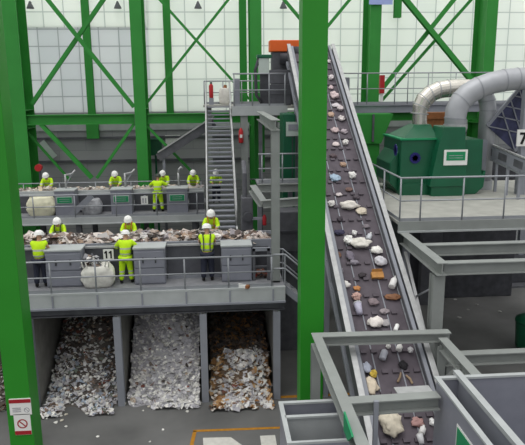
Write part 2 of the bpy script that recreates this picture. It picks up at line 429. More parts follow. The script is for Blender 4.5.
DARKS = ['#4a4440', '#5c5450', '#6a5a50', '#54504e', '#3e3a3a', '#7a6a60', '#645c58', '#58504a']
BROWN = ['#a07850', '#8a6440', '#c0a078', '#6e5640', '#d8ccc0', '#b08a60', '#e6e0d8']
def sm(t): t = max(0, min(1, t)); return t*t*(3-2*t)
def pal1(x, y, z, r): return WHITE*2+['#a9b6c6'] if (z < 1.1 and r.random() < .7-.35*max(0, z)) else MIXED+DARKS  # mixed waste; dark tones higher up also paint in the bunker's shade
def pal2(x, y, z, r): return WHITE if r.random() < .9 else MIXED
def pal3(x, y, z, r): return (WHITE if abs(x-.95) < .75 and y < 21.6 and r.random() < .75 else (BROWN if r.random() < .7 else MIXED) if y < 21.4 else DARKS+BROWN[:2])  # dark tones toward the back paint the bunker's shade into the scraps
def bell(x, c, w): return math.exp(-((x-c)/w)**2)
heap('waste_heap', 'heap of mixed coloured paper waste in the left bunker', 'waste heap', (-6.1, -3.62), (19.55, 25.2),
     HF(lambda x, y: FZ+3.1*sm((y-19.5-.5*abs(x+4.6))/4.3)*(.6+.4*bell(x, -4.3, 1))+nz(x, y), FZ), 3200, (.05, .14), pal1, '#5e5854', 11)
heap('waste_heap', 'tall heap of white paper in the middle bunker', 'waste heap', (-3.2, -.7), (19.75, 25.2),
     HF(lambda x, y: FZ+3.25*sm((y-19.7)/3.2+.1*(x+1.6))*(.66+.34*bell(x, -1.8, 1.0))+nz(x, y), FZ), 3200, (.05, .14), pal2, '#a9a7ab', 12)
heap('waste_heap', 'heap of brown cardboard and white paper in the right bunker', 'waste heap', (-.28, 1.84), (19.45, 25.2),
     HF(lambda x, y: FZ+1.25*sm((y-19.45-.45*abs(x-.95))/1.9)+.3*sm((y-22)/3)+nz(x, y), FZ), 2400, (.06, .17), pal3, '#6e5c4c', 13)
heap('waste_heap', 'sliver of a dark waste heap left of the near left column', 'waste heap', (-9.5, -6.5), (20.2, 25.3),
     HF(lambda x, y: FZ+2.6*sm((y-20.0)/4)+nz(x, y), FZ), 700, (.07, .2), lambda x, y, z, r: MIXED, '#5e5650', 14)

# ------------------------------------------------------------------ front sorting line
t = thing('sorting_conveyor', 'front sorting belt running across behind the grey cabinets', 'conveyor', (-5, 22.3, DZ))
obj('belt', MB().box(-13, 2.2, 21.75, 22.95, 4.82, 4.88), 'belt', t)
obj('side_plate', MB().box(-13, 2.2, 21.66, 21.75, 4.6, 5.14), 'grey', t)
obj('side_plate', MB().box(-13, 2.2, 22.95, 23.04, 4.6, 5.14), 'grey', t)
obj('frame', MB().box(-13, 2.2, 21.8, 22.9, 4.5, 4.7), 'dark', t)
for k in range(8):
    for y in (21.75, 22.95): obj('leg', MB().box(-12.5+k*2.0, -12.4+k*2.0, y-.05, y+.05, DZ, 4.6), 'dark', t)
LINE = ['#b9aca6', '#cfc4bc', '#8a7468', '#e4e0da', '#a89a90', '#6a5e5a', '#b09884', '#9a9498', '#d8d0c8', '#c0b4ac', '#80685c', '#d4ccc6', '#c4c0be', '#98928e']+['#5c5450', '#6a5a50', '#4a4440']
heap('mixed_waste', 'long bed of mixed waste on the front sorting belt', 'waste', (-12, 1.95), (21.8, 22.92),
     HF(lambda x, y: 4.9+.36*(.75+.7*noise.noise(Vector((x*.7, 2, 0))))*math.sin(PI*max(0, min(1, (y-21.72)/1.28)))**.6*(1 if x < 1.3 else max(.2, (2.1-x)/.8))+nz(x, y, 2, .06), 4.88),
     2200, (.07, .28), lambda x, y, z, r: LINE, '#8a7e78', 21, .35)

def cabinet(px0, px1, label):
    a = at(px0, 284, Y=20.85).x; b = at(px1, 284, Y=20.85).x
    t = thing('sorting_cabinet', label, 'cabinet', ((a+b)/2, 21.2, DZ), 'front line cabinets')
    obj('body', MB().box(a, b, 20.85, 21.6, DZ, 5.1), 'cabinet', t, bevel=.015)
    dr = obj('door', MB().box(a+.03, b-.03, 20.81, 20.85, DZ+.62, 5.02), 'cabinet', t, bevel=.01)
    obj('door', MB().box(a+.03, b-.03, 20.81, 20.85, DZ+.06, DZ+.58), 'cabinet', t, bevel=.01)
    for k in (.3, .7): obj('handle', MB().box(a+(b-a)*k-.025, a+(b-a)*k+.025, 20.78, 20.81, 4.62, 4.82), 'darker', dr)
    obj('rim', MB().box(a-.02, b+.02, 20.82, 21.62, 5.1, 5.15), 'grey_light', t)
    return a, b
c1 = cabinet(47, 83, 'grey cabinet left of the white sack on the front deck')
c2 = cabinet(135, 166, 'grey cabinet right of the worker in a full yellow suit')
c3 = cabinet(222, 252, 'rightmost grey cabinet on the front deck, beside the harnessed worker')
def bay(a, b, label, m='bay'):
    t = thing('work_bay', label, 'panel', ((a+b)/2, 21.55, DZ), 'front line work bays')
    obj('back_plate', MB().box(a+.02, b-.02, 21.52, 21.58, DZ, 5.02), m, t)
    obj('lip', MB().box(a+.02, b-.02, 21.46, 21.62, 5.02, 5.08), 'galv', t)
    obj('kick_plate', MB().box(a+.02, b-.02, 21.44, 21.52, DZ, DZ+.1), 'grey', t)
bay(c1[1], c2[0], 'dark recessed bay plate behind the white sack')
bay(c2[1], c3[0], 'dark recessed bay plate behind the worker in dark trousers')
bay(-8.5, c1[0], 'dark recessed bay plate at the left end of the front deck', 'bay')
# open frame right of the last cabinet
t = thing('end_frame', 'open dark frame right of the last front cabinet', 'frame', (1.5, 21.2, DZ))
e0 = c3[1]+.04
for x in (e0+.04, 1.85): obj('upright', MB().box(x-.05, x+.05, 20.9, 21.0, DZ, 5.0), 'dark', t)
obj('cross_bar', MB().box(e0, 1.9, 20.9, 21.0, 4.9, 5.02), 'grey', t)
obj('cross_bar', MB().box(e0, 1.9, 20.92, 20.98, 4.3, 4.36), 'dark', t)
obj('back_plate', MB().box(e0, 1.9, 21.55, 21.6, DZ, 4.9), 'darker', t)
tag(obj('waste_pile', (lambda m: ([scrap(m, Vector((R_.uniform(1.0, 1.8), R_.uniform(21.05, 21.45), DZ+R_.uniform(.03, .3))), R_.uniform(.05, .14), R_, pick(['#8a3a30', '#6a4a40', '#a09890', '#4a4040'], R_)) for _ in range(60)], m)[1])(MB()), 'debris'),
    'small reddish pile of scraps inside the open end frame', 'waste', kind='stuff')
# number plate 11
p = at(108.5, 254.5, Y=21.4)
t = thing('number_sign', 'white number plate reading 11 above the white sack', 'sign', (p.x, 21.44, p.z-.2))
def digit1(mb, cx, cz, h, y):
    mb.box(cx-h*.1, cx+h*.1, y-.01, y, cz-h/2, cz+h/2)
    mb.bar((cx-h*.02, y-.005, cz+h*.42), (cx-h*.26, y-.005, cz+h*.2), h*.16, .01, up=(0, 1, 0))
obj('plate', MB().box(p.x-.18, p.x+.18, 21.38, 21.4, p.z-.19, p.z+.19), 'sign_white', t)
obj('hanger', MB().box(p.x-.15, p.x+.15, 21.4, 21.52, p.z+.14, p.z+.18), 'grey', t)
for dx_ in (-.07, .09):
    d = MB(); digit1(d, p.x+dx_, p.z, .27, 21.38); obj('digit', d, 'ink', t)

def sack(loc, sx, sy, sz, m, seed, top='bag_clear'):
    rnd = random.Random(seed); mb = MB(); n, k = 28, 14; vs = []
    for j in range(k+1):
        v = j/k; z = sz*v
        rr = .82+.25*math.sin(PI*min(1, v*1.05))**.7 if v < .96 else .8
        for i in range(n):
            a = 2*PI*i/n; c, s_ = math.cos(a), math.sin(a)
            q = (abs(c)**3.2+abs(s_)**3.2)**(-1/3.2)
            q *= rr*(1+.1*noise.noise(Vector((c*2.5+seed, s_*2.5, v*4)))+.07*noise.noise(Vector((c*7+seed, s_*7, v*9))))
            vs.append((loc[0]+c*q*sx/2, loc[1]+s_*q*sy/2, loc[2]+z+.04*noise.noise(Vector((c*2, s_*2, seed)))*v))
    fs = [(j*n+i, j*n+(i+1) % n, (j+1)*n+(i+1) % n, (j+1)*n+i) for j in range(k) for i in range(n)]+[tuple(reversed(range(n)))]
    top_i = len(vs); vs.append((loc[0], loc[1], loc[2]+sz*.86)); fs += [(k*n+i, k*n+(i+1) % n, top_i) for i in range(n)]
    mb.add(vs, fs)
    return mb
p = at(98, 287, Z=DZ)
t = thing('bulk_sack', 'bulging white bulk sack full of scraps on the front deck', 'sack', (p.x, 20.95, DZ))
obj('sack_body', sack((p.x, 20.95, DZ), 1.05, .85, .76, 'sack', 3), 'sack', t, smooth=True)
mb = MB()
for k in range(60): scrap(mb, Vector((p.x+R_.uniform(-.46, .05), 20.95+R_.uniform(-.3, .3), DZ+.72+R_.uniform(-.05, .34))), R_.uniform(.06, .16), R_, pick(['#a8a8ac', '#6a6a70', '#d8d4d0', '#8a7a70', '#4a464a', '#e0dcd8'], R_))
so = obj('sack_contents', mb, 'debris', t); so['kind'] = 'stuff'
for sx in (-1, 1): obj('lifting_loop', MB().tube([(p.x+sx*.42, 20.6, DZ+.74), (p.x+sx*.46, 20.55, DZ+.95), (p.x+sx*.36, 20.6, DZ+.98), (p.x+sx*.3, 20.6, DZ+.76)], .025), 'sack', t)
# carton scrap on deck
p = at(243, 287.5, Z=DZ)
t = thing('crushed_carton', 'crushed white and red carton lying on the front deck near the right end', 'carton', (p.x, p.y, DZ))
obj('carton_body', MB().bar((p.x-.16, p.y+.08, DZ+.06), (p.x+.1, p.y-.05, DZ+.05), .14, .1), 'sign_white', t)
obj('red_end', MB().bar((p.x+.1, p.y-.05, DZ+.05), (p.x+.2, p.y-.1, DZ+.05), .15, .1), 'tan', t)

# ------------------------------------------------------------------ people
def skin_mesh(verts, edges, radii, root=0, sub=1):
    me = bpy.data.meshes.new('tmp'); me.from_pydata(verts, edges, []); o = bpy.data.objects.new('tmp', me); C.objects.link(o)
    sk = o.modifiers.new('s', 'SKIN')
    for i, r in enumerate(radii):
        d = me.skin_vertices[0].data[i]; d.radius = r if isinstance(r, tuple) else (r, r); d.use_root = (i == root)
    sk.branch_smoothing = .4
    sb = o.modifiers.new('b', 'SUBSURF'); sb.levels = sub; sb.render_levels = sub
    dg = bpy.context.evaluated_depsgraph_get(); dg.update()
    ev = o.evaluated_get(dg); em = ev.to_mesh()
    mb = MB(); mb.add([v.co.copy() for v in em.vertices], [tuple(p.vertices) for p in em.polygons])
    ev.to_mesh_clear(); bpy.data.objects.remove(o); bpy.data.meshes.remove(me)
    return mb
SKIN = srgb('#c49a80')
def person(px, loc, face, label, lean=.18, reach=.42, low=0.0, trousers='navy', vest=True, harness=None, helmet='helmet', turn=0, spread=0, group=None, scale=1.0, bend=0):
    """standing worker, built facing +Y in local space"""
    t = thing('person', label, 'person', loc, group, rotz=face)
    t.scale = (scale,)*3
    L = lean
    ch = Vector((0, L*.9, 1.33-.12*L)); nk = Vector((0, L*1.25, 1.5-.2*L)); hd = Vector((turn*.02, L*1.45+.03, 1.6-.22*L)); ht = Vector((turn*.03, L*1.55+.05, 1.72-.24*L))
    V = [Vector((0, 0, .97)), Vector((0, L*.4, 1.14)), ch, nk, hd, ht]
    E = [(0, 1), (1, 2), (2, 3), (3, 4), (4, 5)]
    Rr = [(.15, .11), (.145, .1), (.17, .11), .058, (.082, .098), (.062, .075)]
    arms = []
    for s in (-1, 1):
        n = len(V)
        sh = ch+Vector((s*.185, 0, .09)); el = sh+Vector((s*(.06+spread), .14+.12*reach, -.25+.06*reach)); wr = el+Vector((-s*.05, .2+.16*reach, -.03+low))
        hnd = wr+Vector((-s*.01, .08, -.01))
        V += [sh, el, wr, hnd]; E += [(2, n), (n, n+1), (n+1, n+2), (n+2, n+3)]; Rr += [.065, .046, .03, .038]
        arms.append((s, sh, el, wr, hnd))
        n = len(V); st = .04*s
        V += [Vector((s*.095, 0, .9)), Vector((s*(.115+spread*.2), .03+.02*s, .5)), Vector((s*(.13+spread*.4), -.02+.03*s, .1)), Vector((s*(.15+spread*.4), .13+.03*s, .045))]
        E += [(0, n), (n, n+1), (n+1, n+2), (n+2, n+3)]; Rr += [.095, .06, .042, .035]
    mb = skin_mesh(V, E, Rr)
    mb.c = [SKIN]*len(mb.f)
    # face: nose, eyes, mouth, ears
    up = (ht-hd).normalized(); fw = Vector((0, 1, 0)); fw = (fw-up*fw.dot(up)).normalized(); rt = fw.cross(up)
    mb.tube([hd+fw*.085+up*.035, hd+fw*.115-up*.005, hd+fw*.085-up*.015], [.008, .017, .014], 6, col=SKIN)
    for s in (-1, 1):
        mb.ball(hd+fw*.083+rt*s*.033+up*.03, .012, 6, 4, srgb('#2a2220'))
        mb.ball(hd+rt*s*.085-fw*.005, .028, 6, 4, SKIN, (.45, .8, 1.2))
    mb.bar(hd+fw*.088-up*.045-rt*.022, hd+fw*.088-up*.045+rt*.022, .01, .012, col=srgb('#8a4a44'))
    # five fingers per hand
    for s, sh, el, wr, hnd in arms:
        ax = (hnd-wr).normalized(); sd = ax.cross(Vector((0, 0, 1))).normalized(); dn = Vector((0, 0, -1))
        for k, ln in enumerate((.07, .08, .075, .058)):
            b = hnd+sd*((k-1.5)*.02)+ax*.02
            mb.tube([b, b+ax*ln*.55, b+ax*ln*.85+dn*.02, b+ax*ln+dn*.045], [.01, .0095, .009, .007], 5, col=SKIN)
        b = wr+ax*.03+sd*(s*-.028)
        mb.tube([b, b+sd*(-s*.025)+ax*.03, b+sd*(-s*.03)+ax*.06+dn*.012], [.012, .011, .008], 5, col=SKIN)
    obj('body', mb, 'body', t, smooth=True, local=True)
    # jacket
    J = [Vector((0, -.005, .88)), Vector((0, L*.4, 1.14)), ch, nk-Vector((0, 0, .045))]
    JE = [(0, 1), (1, 2), (2, 3)]; JR = [(.235, .175), (.225, .17), (.24, .17), .095]
    for s, sh, el, wr, hnd in arms:
        n = len(J)
        if vest == 'sleeveless':
            J += [sh+Vector((s*.01, 0, 0)), sh+(el-sh)*.3]; JE += [(2, n), (n, n+1)]; JR += [.11, .1]
        else:
            J += [sh, el, wr-(wr-el)*.08]; JE += [(2, n), (n, n+1), (n+1, n+2)]; JR += [.115, .09, .07]
    obj('jacket', skin_mesh(J, JE, JR), 'jacket', t, smooth=True, local=True)
    # trousers
    T = [Vector((0, 0, .96))]; TE = []; TR = [(.19, .145)]
    for s in (-1, 1):
        n = len(T)
        T += [Vector((s*.095, 0, .87)), Vector((s*(.115+spread*.2), .03+.02*s, .5)), Vector((s*(.13+spread*.4), -.02+.03*s, .1))]
        TE += [(0, n), (n, n+1), (n+1, n+2)]; TR += [.14, .105, .085]
    obj('trousers', skin_mesh(T, TE, TR), trousers, t, smooth=True, local=True)
    for s in (-1, 1):
        x = s*(.13+spread*.4)
        obj('boot', skin_mesh([Vector((x, -.025+.03*s, .15)), Vector((x, -.035+.03*s, .05)), Vector((x+s*.015, .16+.03*s, .05))], [(0, 1), (1, 2)], [.062, .052, .048]), 'boot', t, smooth=True, local=True)
    # helmet
    hm = MB(); n = 18; prof = [(.165, 0), (.152, .014), (.148, .05), (.132, .1), (.098, .14), (.052, .16), (.004, .165)]
    base = hd+up*.055
    vs = []
    for r, z in prof:
        for k in range(n):
            a = 2*PI*k/n; e = 1.1 if r > .13 else 1.0
            q = rt*math.cos(a)*r+fw*math.sin(a)*r*1.12*(1.25 if (z == 0 and math.sin(a) > .3) else 1)
            vs.append(base+q+up*z)
    hm.add(vs, [(i*n+k, i*n+(k+1) % n, (i+1)*n+(k+1) % n, (i+1)*n+k) for i in range(len(prof)-1) for k in range(n)]+[tuple(range(n))])
    hm.bar(base+up*.15-fw*.1, base+up*.16+fw*.08, .03, .02)
    obj('helmet', hm, helmet, t, smooth=True, local=True)
    if harness:
        for s in (-1, 1):
            mbs = MB().tube([Vector((s*.1, -.14, 1.0)), Vector((s*.1, L*.4-.18, 1.15)), ch+Vector((s*.1, -.185, 0)), ch+Vector((s*.12, -.1, .18)), ch+Vector((s*.12, .1, .175)), ch+Vector((s*.1, .19, 0)), Vector((s*.1, L*.4+.19, 1.1))], .022, 5)
            obj('harness_strap', mbs, harness, t, local=True)
    return t
def foot(px, y, z): a = at(px, 250, Y=y); return (a.x, y, z)
def onx(px, py, y, z): return (at(px, py, Y=y).x, y, z)
# front row, backs to the camera
person(0, onx(41.5, 283, 20.95, DZ), 0, 'person in yellow vest and dark trousers, white helmet, leftmost on the front deck', trousers='navy', vest='sleeveless', lean=.1, reach=.3, scale=1.1)
person(0, onx(127, 283, 21.1, DZ), 0, 'person in a full yellow suit standing at the front belt, back turned', trousers='hitrouser', lean=.16, reach=.3, spread=.1, scale=1.04)
person(0, onx(208, 281, 21.05, DZ), 0, 'person in yellow vest, dark harness and navy trousers standing before a dark bay, back turned', trousers='navy', vest='sleeveless', harness='strap', lean=.16, reach=.4, scale=1.13)
# front row, far side of the belt, facing the camera
person(0, onx(59.5, 225, 23.45, DZ+.22), PI, 'person in yellow jacket facing us behind the front belt at left', trousers='navy', harness='strap', lean=.2, reach=.35, low=.05)
person(0, onx(129.5, 225, 23.45, DZ+.22), PI, 'person in yellow jacket facing us behind the worker in the full yellow suit', trousers='navy', harness='strap_or', lean=.2, reach=.35, low=.05)
person(0, onx(211, 220, 24.2, DZ), PI, 'person in yellow jacket at the foot of the staircase, facing us', trousers='navy', harness='strap_or', lean=.15, reach=.3, low=.05, scale=1.12)
# rear line
person(0, onx(158.5, 211, 30.85, D2), -.1, 'person in a full yellow suit with dark helmet, back turned on the rear deck', trousers='hitrouser', lean=.12, reach=.4, helmet='helmet_dark', spread=.16, scale=1.06)
person(0, onx(165.5, 178, 32.95, D2), PI-.2, 'person with white helmet across the belt from the fully suited worker on the rear deck', trousers='navy', lean=.3, reach=.2, scale=1.07)
person(0, onx(48.5, 178, 32.95, D2), PI, 'person in yellow jacket behind the rear belt, leftmost', trousers='navy', lean=.3, reach=.2, scale=1.07)
person(0, onx(116.5, 178, 32.95, D2), PI, 'person in yellow jacket behind the rear belt, in front of the tall green column', trousers='navy', lean=.3, reach=.2, scale=1.08)
person(0, onx(193.5, 178, 32.95, D2), PI, 'person in yellow jacket behind the rear belt, just left of the staircase', trousers='navy', lean=.3, reach=.2, scale=1.07)
person(0, onx(216, 178, 33.0, D2), PI, 'person in yellow jacket half hidden behind the staircase', trousers='navy', lean=.3, reach=.2, scale=1.07)

# ------------------------------------------------------------------ rear sorting deck
t = thing('sorting_deck', 'rear sorting deck of grey steel behind the front waste belt', 'platform', (-6, 31.5, 3.6))
obj('deck_plate', MB().box(-16, -.45, 29.83, 34.3, D2-.08, D2), 'grate', t)
obj('fascia', MB().box(-16, -.45, 29.78, 29.83, 4.12, D2+.01), 'grey_light', t)
obj('edge_flange', MB().box(-16, -.45, 29.7, 29.9, 4.08, 4.12), 'grey_light', t)
for k in range(6):
    for y in (30.0, 34.0): obj('leg', MB().ibeam((-15+k*2.8, y, FZ), (-15+k*2.8, y, 4.3), .25, .25, up=(0, 1, 0)), 'dark', t)
railing('guard_rail', 'grey guard rail along the front of the rear sorting deck', [(-15, 29.88, D2), (-.5, 29.88, D2)], [(-14.5+k*1.95, 29.88, D2) for k in range(8)])
railing('guard_rail', 'grey guard rail behind the workers of the rear deck', [(-15, 33.8, D2), (3.6, 33.8, D2)], [(-14.0+k*1.9, 33.8, D2) for k in range(8)], toe=False)
t = thing('sorting_conveyor', 'rear sorting belt with grey sides on the rear deck', 'conveyor', (-6, 31.9, D2))
obj('belt', MB().box(-16, -.5, 31.4, 32.4, 5.2, 5.27), 'belt', t)
obj('side_plate', MB().box(-16, -.5, 31.3, 31.4, 5.0, 5.48), 'grey_light', t)
obj('side_plate', MB().box(-16, -.5, 32.4, 32.5, 5.0, 5.42), 'grey_light', t)
for k in range(8): obj('leg', MB().box(-15.5+k*2.05, -15.4+k*2.05, 31.4, 32.4, D2, 5.2), 'dark', t)
heap('mixed_waste', 'thin bed of mixed waste on the rear sorting belt', 'waste', (-13, -.6), (31.42, 32.38),
     HF(lambda x, y: 5.28+.2*math.sin(PI*max(0, min(1, (y-31.4))))+nz(x, y, 1.2, .12), 5.27), 420, (.06, .18), lambda x, y, z, r: ['#cfc8c0', '#e0dcd6', '#b8a898', '#a8a0a0', '#d8c8b0'], '#a09890', 22)
def rear_cab(px0, px1, label):
    a = at(px0, 205, Y=30.4).x; b = at(px1, 205, Y=30.4).x
    t = thing('sorting_cabinet', label, 'cabinet', ((a+b)/2, 30.8, D2), 'rear line cabinets')
    obj('body', MB().box(a, b, 30.4, 31.25, D2, 5.6), 'cabinet', t, bevel=.015)
    obj('rim', MB().box(a-.02, b+.02, 30.37, 31.27, 5.6, 5.65), 'grey_light', t)
    m = (a+b)/2
    sp = obj('sign_plate', MB().box(m-.38, m+.38, 30.37, 30.4, 5.0, 5.34), 'sign_pale', t)
    obj('sign_face', MB().box(m-.35, m+.35, 30.355, 30.37, 5.03, 5.31), 'sign_green', sp)
    for k in range(2): obj('sign_lettering', MB().box(m-.24, m+.24, 30.35, 30.355, 5.11+k*.1, 5.13+k*.1), 'bag_clear', sp)
    return a, b
r1 = rear_cab(55, 75, 'grey cabinet with green sign on the rear deck, right of the cream sack')
r2 = rear_cab(111, 132, 'grey cabinet with green sign on the rear deck, left of the fully suited worker')
r3 = rear_cab(167, 188, 'grey cabinet with green sign on the rear deck, nearest the staircase')
def rear_bay(a, b, label):
    t = thing('work_bay', label, 'panel', ((a+b)/2, 31.2, D2), 'rear line work bays')
    obj('back_plate', MB().box(a+.03, b-.03, 31.18, 31.24, D2, 5.3), 'bay', t)
    obj('lip', MB().box(a+.03, b-.03, 31.14, 31.26, 5.3, 5.36), 'grey_light', t)
rear_bay(-13, r1[0], 'dark bay behind the cream sack on the rear deck')
rear_bay(r1[1], r2[0], 'dark bay with a grey bag between two rear cabinets')
rear_bay(r2[1], r3[0], 'dark bay in front of the fully suited worker on the rear deck')
rear_bay(r3[1], -.5, 'dark bay beside the staircase on the rear deck')
p = at(42, 214, Y=30.5)
t = thing('bulk_sack', 'large cream bulk sack on the rear deck at left', 'sack', (p.x, 30.6, D2))
obj('sack_body', sack((p.x, 30.6, D2), 1.3, .85, .95, 'sack_y', 5), 'sack_y', t, smooth=True)
obj('lifting_loop', MB().tube([(p.x-.4, 30.3, D2+.9), (p.x-.45, 30.25, D2+1.08), (p.x-.32, 30.3, D2+.92)], .025), 'sack_y', t)
p = at(92, 213, Y=30.6)
t = thing('bulk_sack', 'grey half-filled bag in the rear deck bay between two signed cabinets', 'sack', (p.x, 30.7, D2))
obj('sack_body', sack((p.x, 30.7, D2), .95, .75, .75, 'bag_clear', 8), 'bag_clear', t, smooth=True)
obj('neck_tie', MB().tube([(p.x-.1, 30.7, D2+.7), (p.x-.12, 30.68, D2+.95)], .08), 'sack', t)
# leaning chute plate
p = at(72, 216, Y=30.1)
tag(obj('chute_plate', MB().bar((p.x-.1, 30.15, D2+.02), (p.x+1.0, 30.2, D2+1.0), .28, .04, up=(0, 1, 0)), 'grey'), 'grey plate leaning diagonally before the rear bay', 'plate')
p = at(143, 200, Y=30.3)
t = thing('notice_board', 'small white notice hung left of the fully suited worker', 'sign', (p.x, 30.9, 5.0))
obj('board', MB().box(p.x-.17, p.x+.17, 30.9, 30.93, 4.75, 5.2), 'sign_white', t)
obj('hook', MB().box(p.x-.05, p.x+.05, 30.93, 31.18, 5.16, 5.2), 'grey', t)
for k in (-.1, .03): obj('printed_line', MB().box(p.x+k, p.x+k+.07, 30.89, 30.9, 4.85, 5.1), 'bag_clear', t)
for i, px in enumerate((67, 126, 179)):
    x = at(px, 185, Y=31.28).x
    t = thing('swivel_post', ['thin grey post with a bent arm above the leftmost signed cabinet', 'thin grey post with a bent arm above the middle signed cabinet',
                              'thin grey post with a curved top above the cabinet nearest the staircase'][i], 'post', (x, 31.05, 5.65))
    obj('pole', MB().tube([(x, 31.05, 5.65), (x, 31.05, 6.35)], .05), 'galv', t, smooth=True)
    if i < 2:
        obj('arm', MB().tube([(x-.05, 31.05, 6.3), (x+.35, 31.05, 6.38), (x+.5, 31.05, 6.55)], .045), 'galv', t, smooth=True)
        obj('strut', MB().tube([(x+.02, 31.05, 5.85), (x+.35, 31.05, 6.38)], .03), 'rail', t)
    else:
        obj('arm', MB().tube([(x, 31.05, 6.32), (x+.04, 31.05, 6.5), (x+.14, 31.05, 6.6), (x+.22, 31.05, 6.5)], .055), 'galv', t, smooth=True)
# stuff behind the rear deck at left: sloping conveyor, green cabinet, red disc, white panel
a, b = at(158, 156, Y=34.3), at(214, 120, Y=34.3)
t = thing('sloping_conveyor', 'grey sloping conveyor rising to the right behind the rear sorters', 'conveyor', (a.x, 34.3, a.z))
obj('side_plate', MB().bar(a-Vector((0, 0, .1)), b-Vector((0, 0, .1)), .08, .45, up=(0, 0, 1)), 'dark', t)
obj('top_edge', MB().bar(a+Vector((0, 0, .2)), b+Vector((0, 0, .2)), .2, .07), 'galv', t)
obj('belt', MB().bar(a+Vector((0, .35, .05)), b+Vector((0, .35, .05)), .6, .06), 'belt', t)
obj('support_leg', MB().bar((b.x-.4, 34.4, b.z-.4), (b.x-.4, 34.4, FZ), .15, .15), 'grey', t)
obj('support_leg', MB().bar((a.x+.3, 34.4, a.z), (a.x+.3, 34.4, FZ), .15, .15), 'grey', t)
p = at(155, 147, Y=37)
tag(obj('control_cabinet', MB().box(p.x-.4, p.x+.4, 37.0, 37.5, p.z-.5, p.z+.4).box(p.x-.45, p.x+.45, 36.95, 37.55, p.z+.4, p.z+.46).box(p.x-.06, p.x+.06, 37.2, 37.35, FZ, p.z-.5), 'machine', bevel=.02), 'dark green cabinet behind the sloping conveyor', 'cabinet')
p = at(172, 143, Y=37.2)
tag(obj('wall_poster', MB().box(p.x-.4, p.x+.4, 37.9, 37.95, p.z-.2, p.z+.35).box(p.x-.45, p.x+.45, 37.95, 37.98, p.z-.25, p.z+.4), 'sign_white'), 'white panel on the grey wall behind the sloping conveyor', 'panel')
p = at(48, 150, Y=37.8)
tag(obj('wall_poster', MB().bar((p.x-.35, 37.85, p.z+.5), (p.x+.35, 37.85, p.z-.45), .35, .06, up=(0, 1, 0)), 'sign_pale'), 'pale slanting sheet against the grey wall at far left', 'panel')
p = at(38, 168, Y=34.5)
t = thing('hose_reel', 'red round hose reel beside the far-left column', 'hose reel', (p.x, 34.6, FZ))
m = MB().tube([(p.x, 34.5, p.z), (p.x, 34.75, p.z)], .19, 16)
obj('drum', m, 'red', t); obj('stand', MB().box(p.x-.05, p.x+.05, 34.76, 34.86, FZ, p.z+.2), 'dark', t)

# ------------------------------------------------------------------ staircase and stair-top platform
PZ = 9.6
t = thing('staircase', 'steep grey steel staircase rising to the upper platform', 'stairs', (.3, 25, 3.83))
sa, sb = Vector((.3, 25.0, 4.75)), Vector((.3, 32.0, PZ))
W = 1.2
n = 27
for k in range(n):
    q = sa.lerp(sb, (k+.5)/n); obj('tread', MB().box(q.x-W/2+.05, q.x+W/2-.05, q.y-.14, q.y+.14, q.z-.03, q.z+.02), 'grey', t)
for s in (-1, 1):
    x = .3+s*W/2
    obj('stringer', MB().bar((x, 24.9, 4.68), (x, 32.0, PZ-.02), .06, .3), 'galv', t)
    obj('handrail', MB().tube([(x, 25.0, 4.75), (x, 25.0, 5.75), (x, 31.9, PZ+1.0), (x, 32.3, PZ+1.15)], .04), 'galv', t, smooth=True)
    for k in range(5):
        q = sa.lerp(sb, (k+.5)/5.0); obj('baluster', MB().tube([(x, q.y, q.z), (x, q.y, q.z+1.0)], .025), 'rail', t)
obj('landing', MB().box(-.4, 1.0, 24.7, 25.2, 4.6, 4.7), 'grate', t)
for x in (-.3, .9): obj('leg', MB().box(x-.06, x+.06, 24.75, 24.87, DZ, 4.6), 'grey', t)
t = thing('upper_platform', 'grey platform at the head of the staircase under the orange motor', 'platform', (2.5, 31, FZ))
obj('deck_plate', MB().box(.95, 6.4, 29.6, 33.9, PZ-.1, PZ).box(-.45, .95, 32.0, 33.9, PZ-.1, PZ), 'platform', t)
obj('fascia', MB().box(.93, 3.55, 29.52, 29.6, PZ-.42, PZ+.02), 'grey_light', t)
obj('side_beam', MB().ibeam((.98, 29.6, PZ-.28), (.98, 33.9, PZ-.28), .34, .2), 'beam', t)
for x, y in ((1.5, 29.8), (3.3, 33.5), (-.2, 33.5), (6.2, 33.5)):
    obj('leg', MB().ibeam((x, y, FZ), (x, y, PZ-.1), .36, .34, up=(0, 1, 0)), 'beam', t)
railing('guard_rail', 'guard rail on the front edge of the stair-top platform', [(1.0, 29.7, PZ), (3.5, 29.7, PZ)], [(1.05, 29.7, PZ), (1.9, 29.7, PZ), (2.7, 29.7, PZ), (3.45, 29.7, PZ)], h=1.5)
railing('guard_rail', 'guard rail on the back edge of the stair-top platform', [(-.4, 33.8, PZ), (3.6, 33.8, PZ)], [(-.4+k*1.0, 33.8, PZ) for k in range(5)], h=1.2)
p = at(211, 86, Y=32.6)
t = thing('fire_extinguisher', 'red fire extinguisher at the left of the stair head', 'extinguisher', (p.x, 32.6, PZ))
obj('cylinder', MB().lathe([(.1, .35), (.11, .38), (.11, .95), (.07, 1.03), (.03, 1.06)], (p.x, 32.6, PZ), 12), 'red', t, smooth=True)
obj('stand', MB().box(p.x-.12, p.x+.12, 32.5, 32.7, PZ, PZ+.35), 'grey', t); obj('valve', MB().box(p.x-.06, p.x+.06, 32.56, 32.64, PZ+1.06, PZ+1.14), 'ink', t)
p = at(225, 88, Y=32.8)
q = at(236, 88, Y=32.4)
t = thing('control_box', 'slim grey control box at the right of the stair head', 'control box', (q.x, 32.4, PZ))
obj('box_body', MB().box(q.x-.14, q.x+.2, 32.3, 32.6, PZ, PZ+1.3), 'grey', t, bevel=.02); obj('door', MB().box(q.x-.1, q.x+.16, 32.28, 32.3, PZ+.1, PZ+1.2), 'cabinet', t)
t = thing('waste_bag', 'pale bag of waste standing at the stair head', 'bag', (p.x, 33.2, PZ))
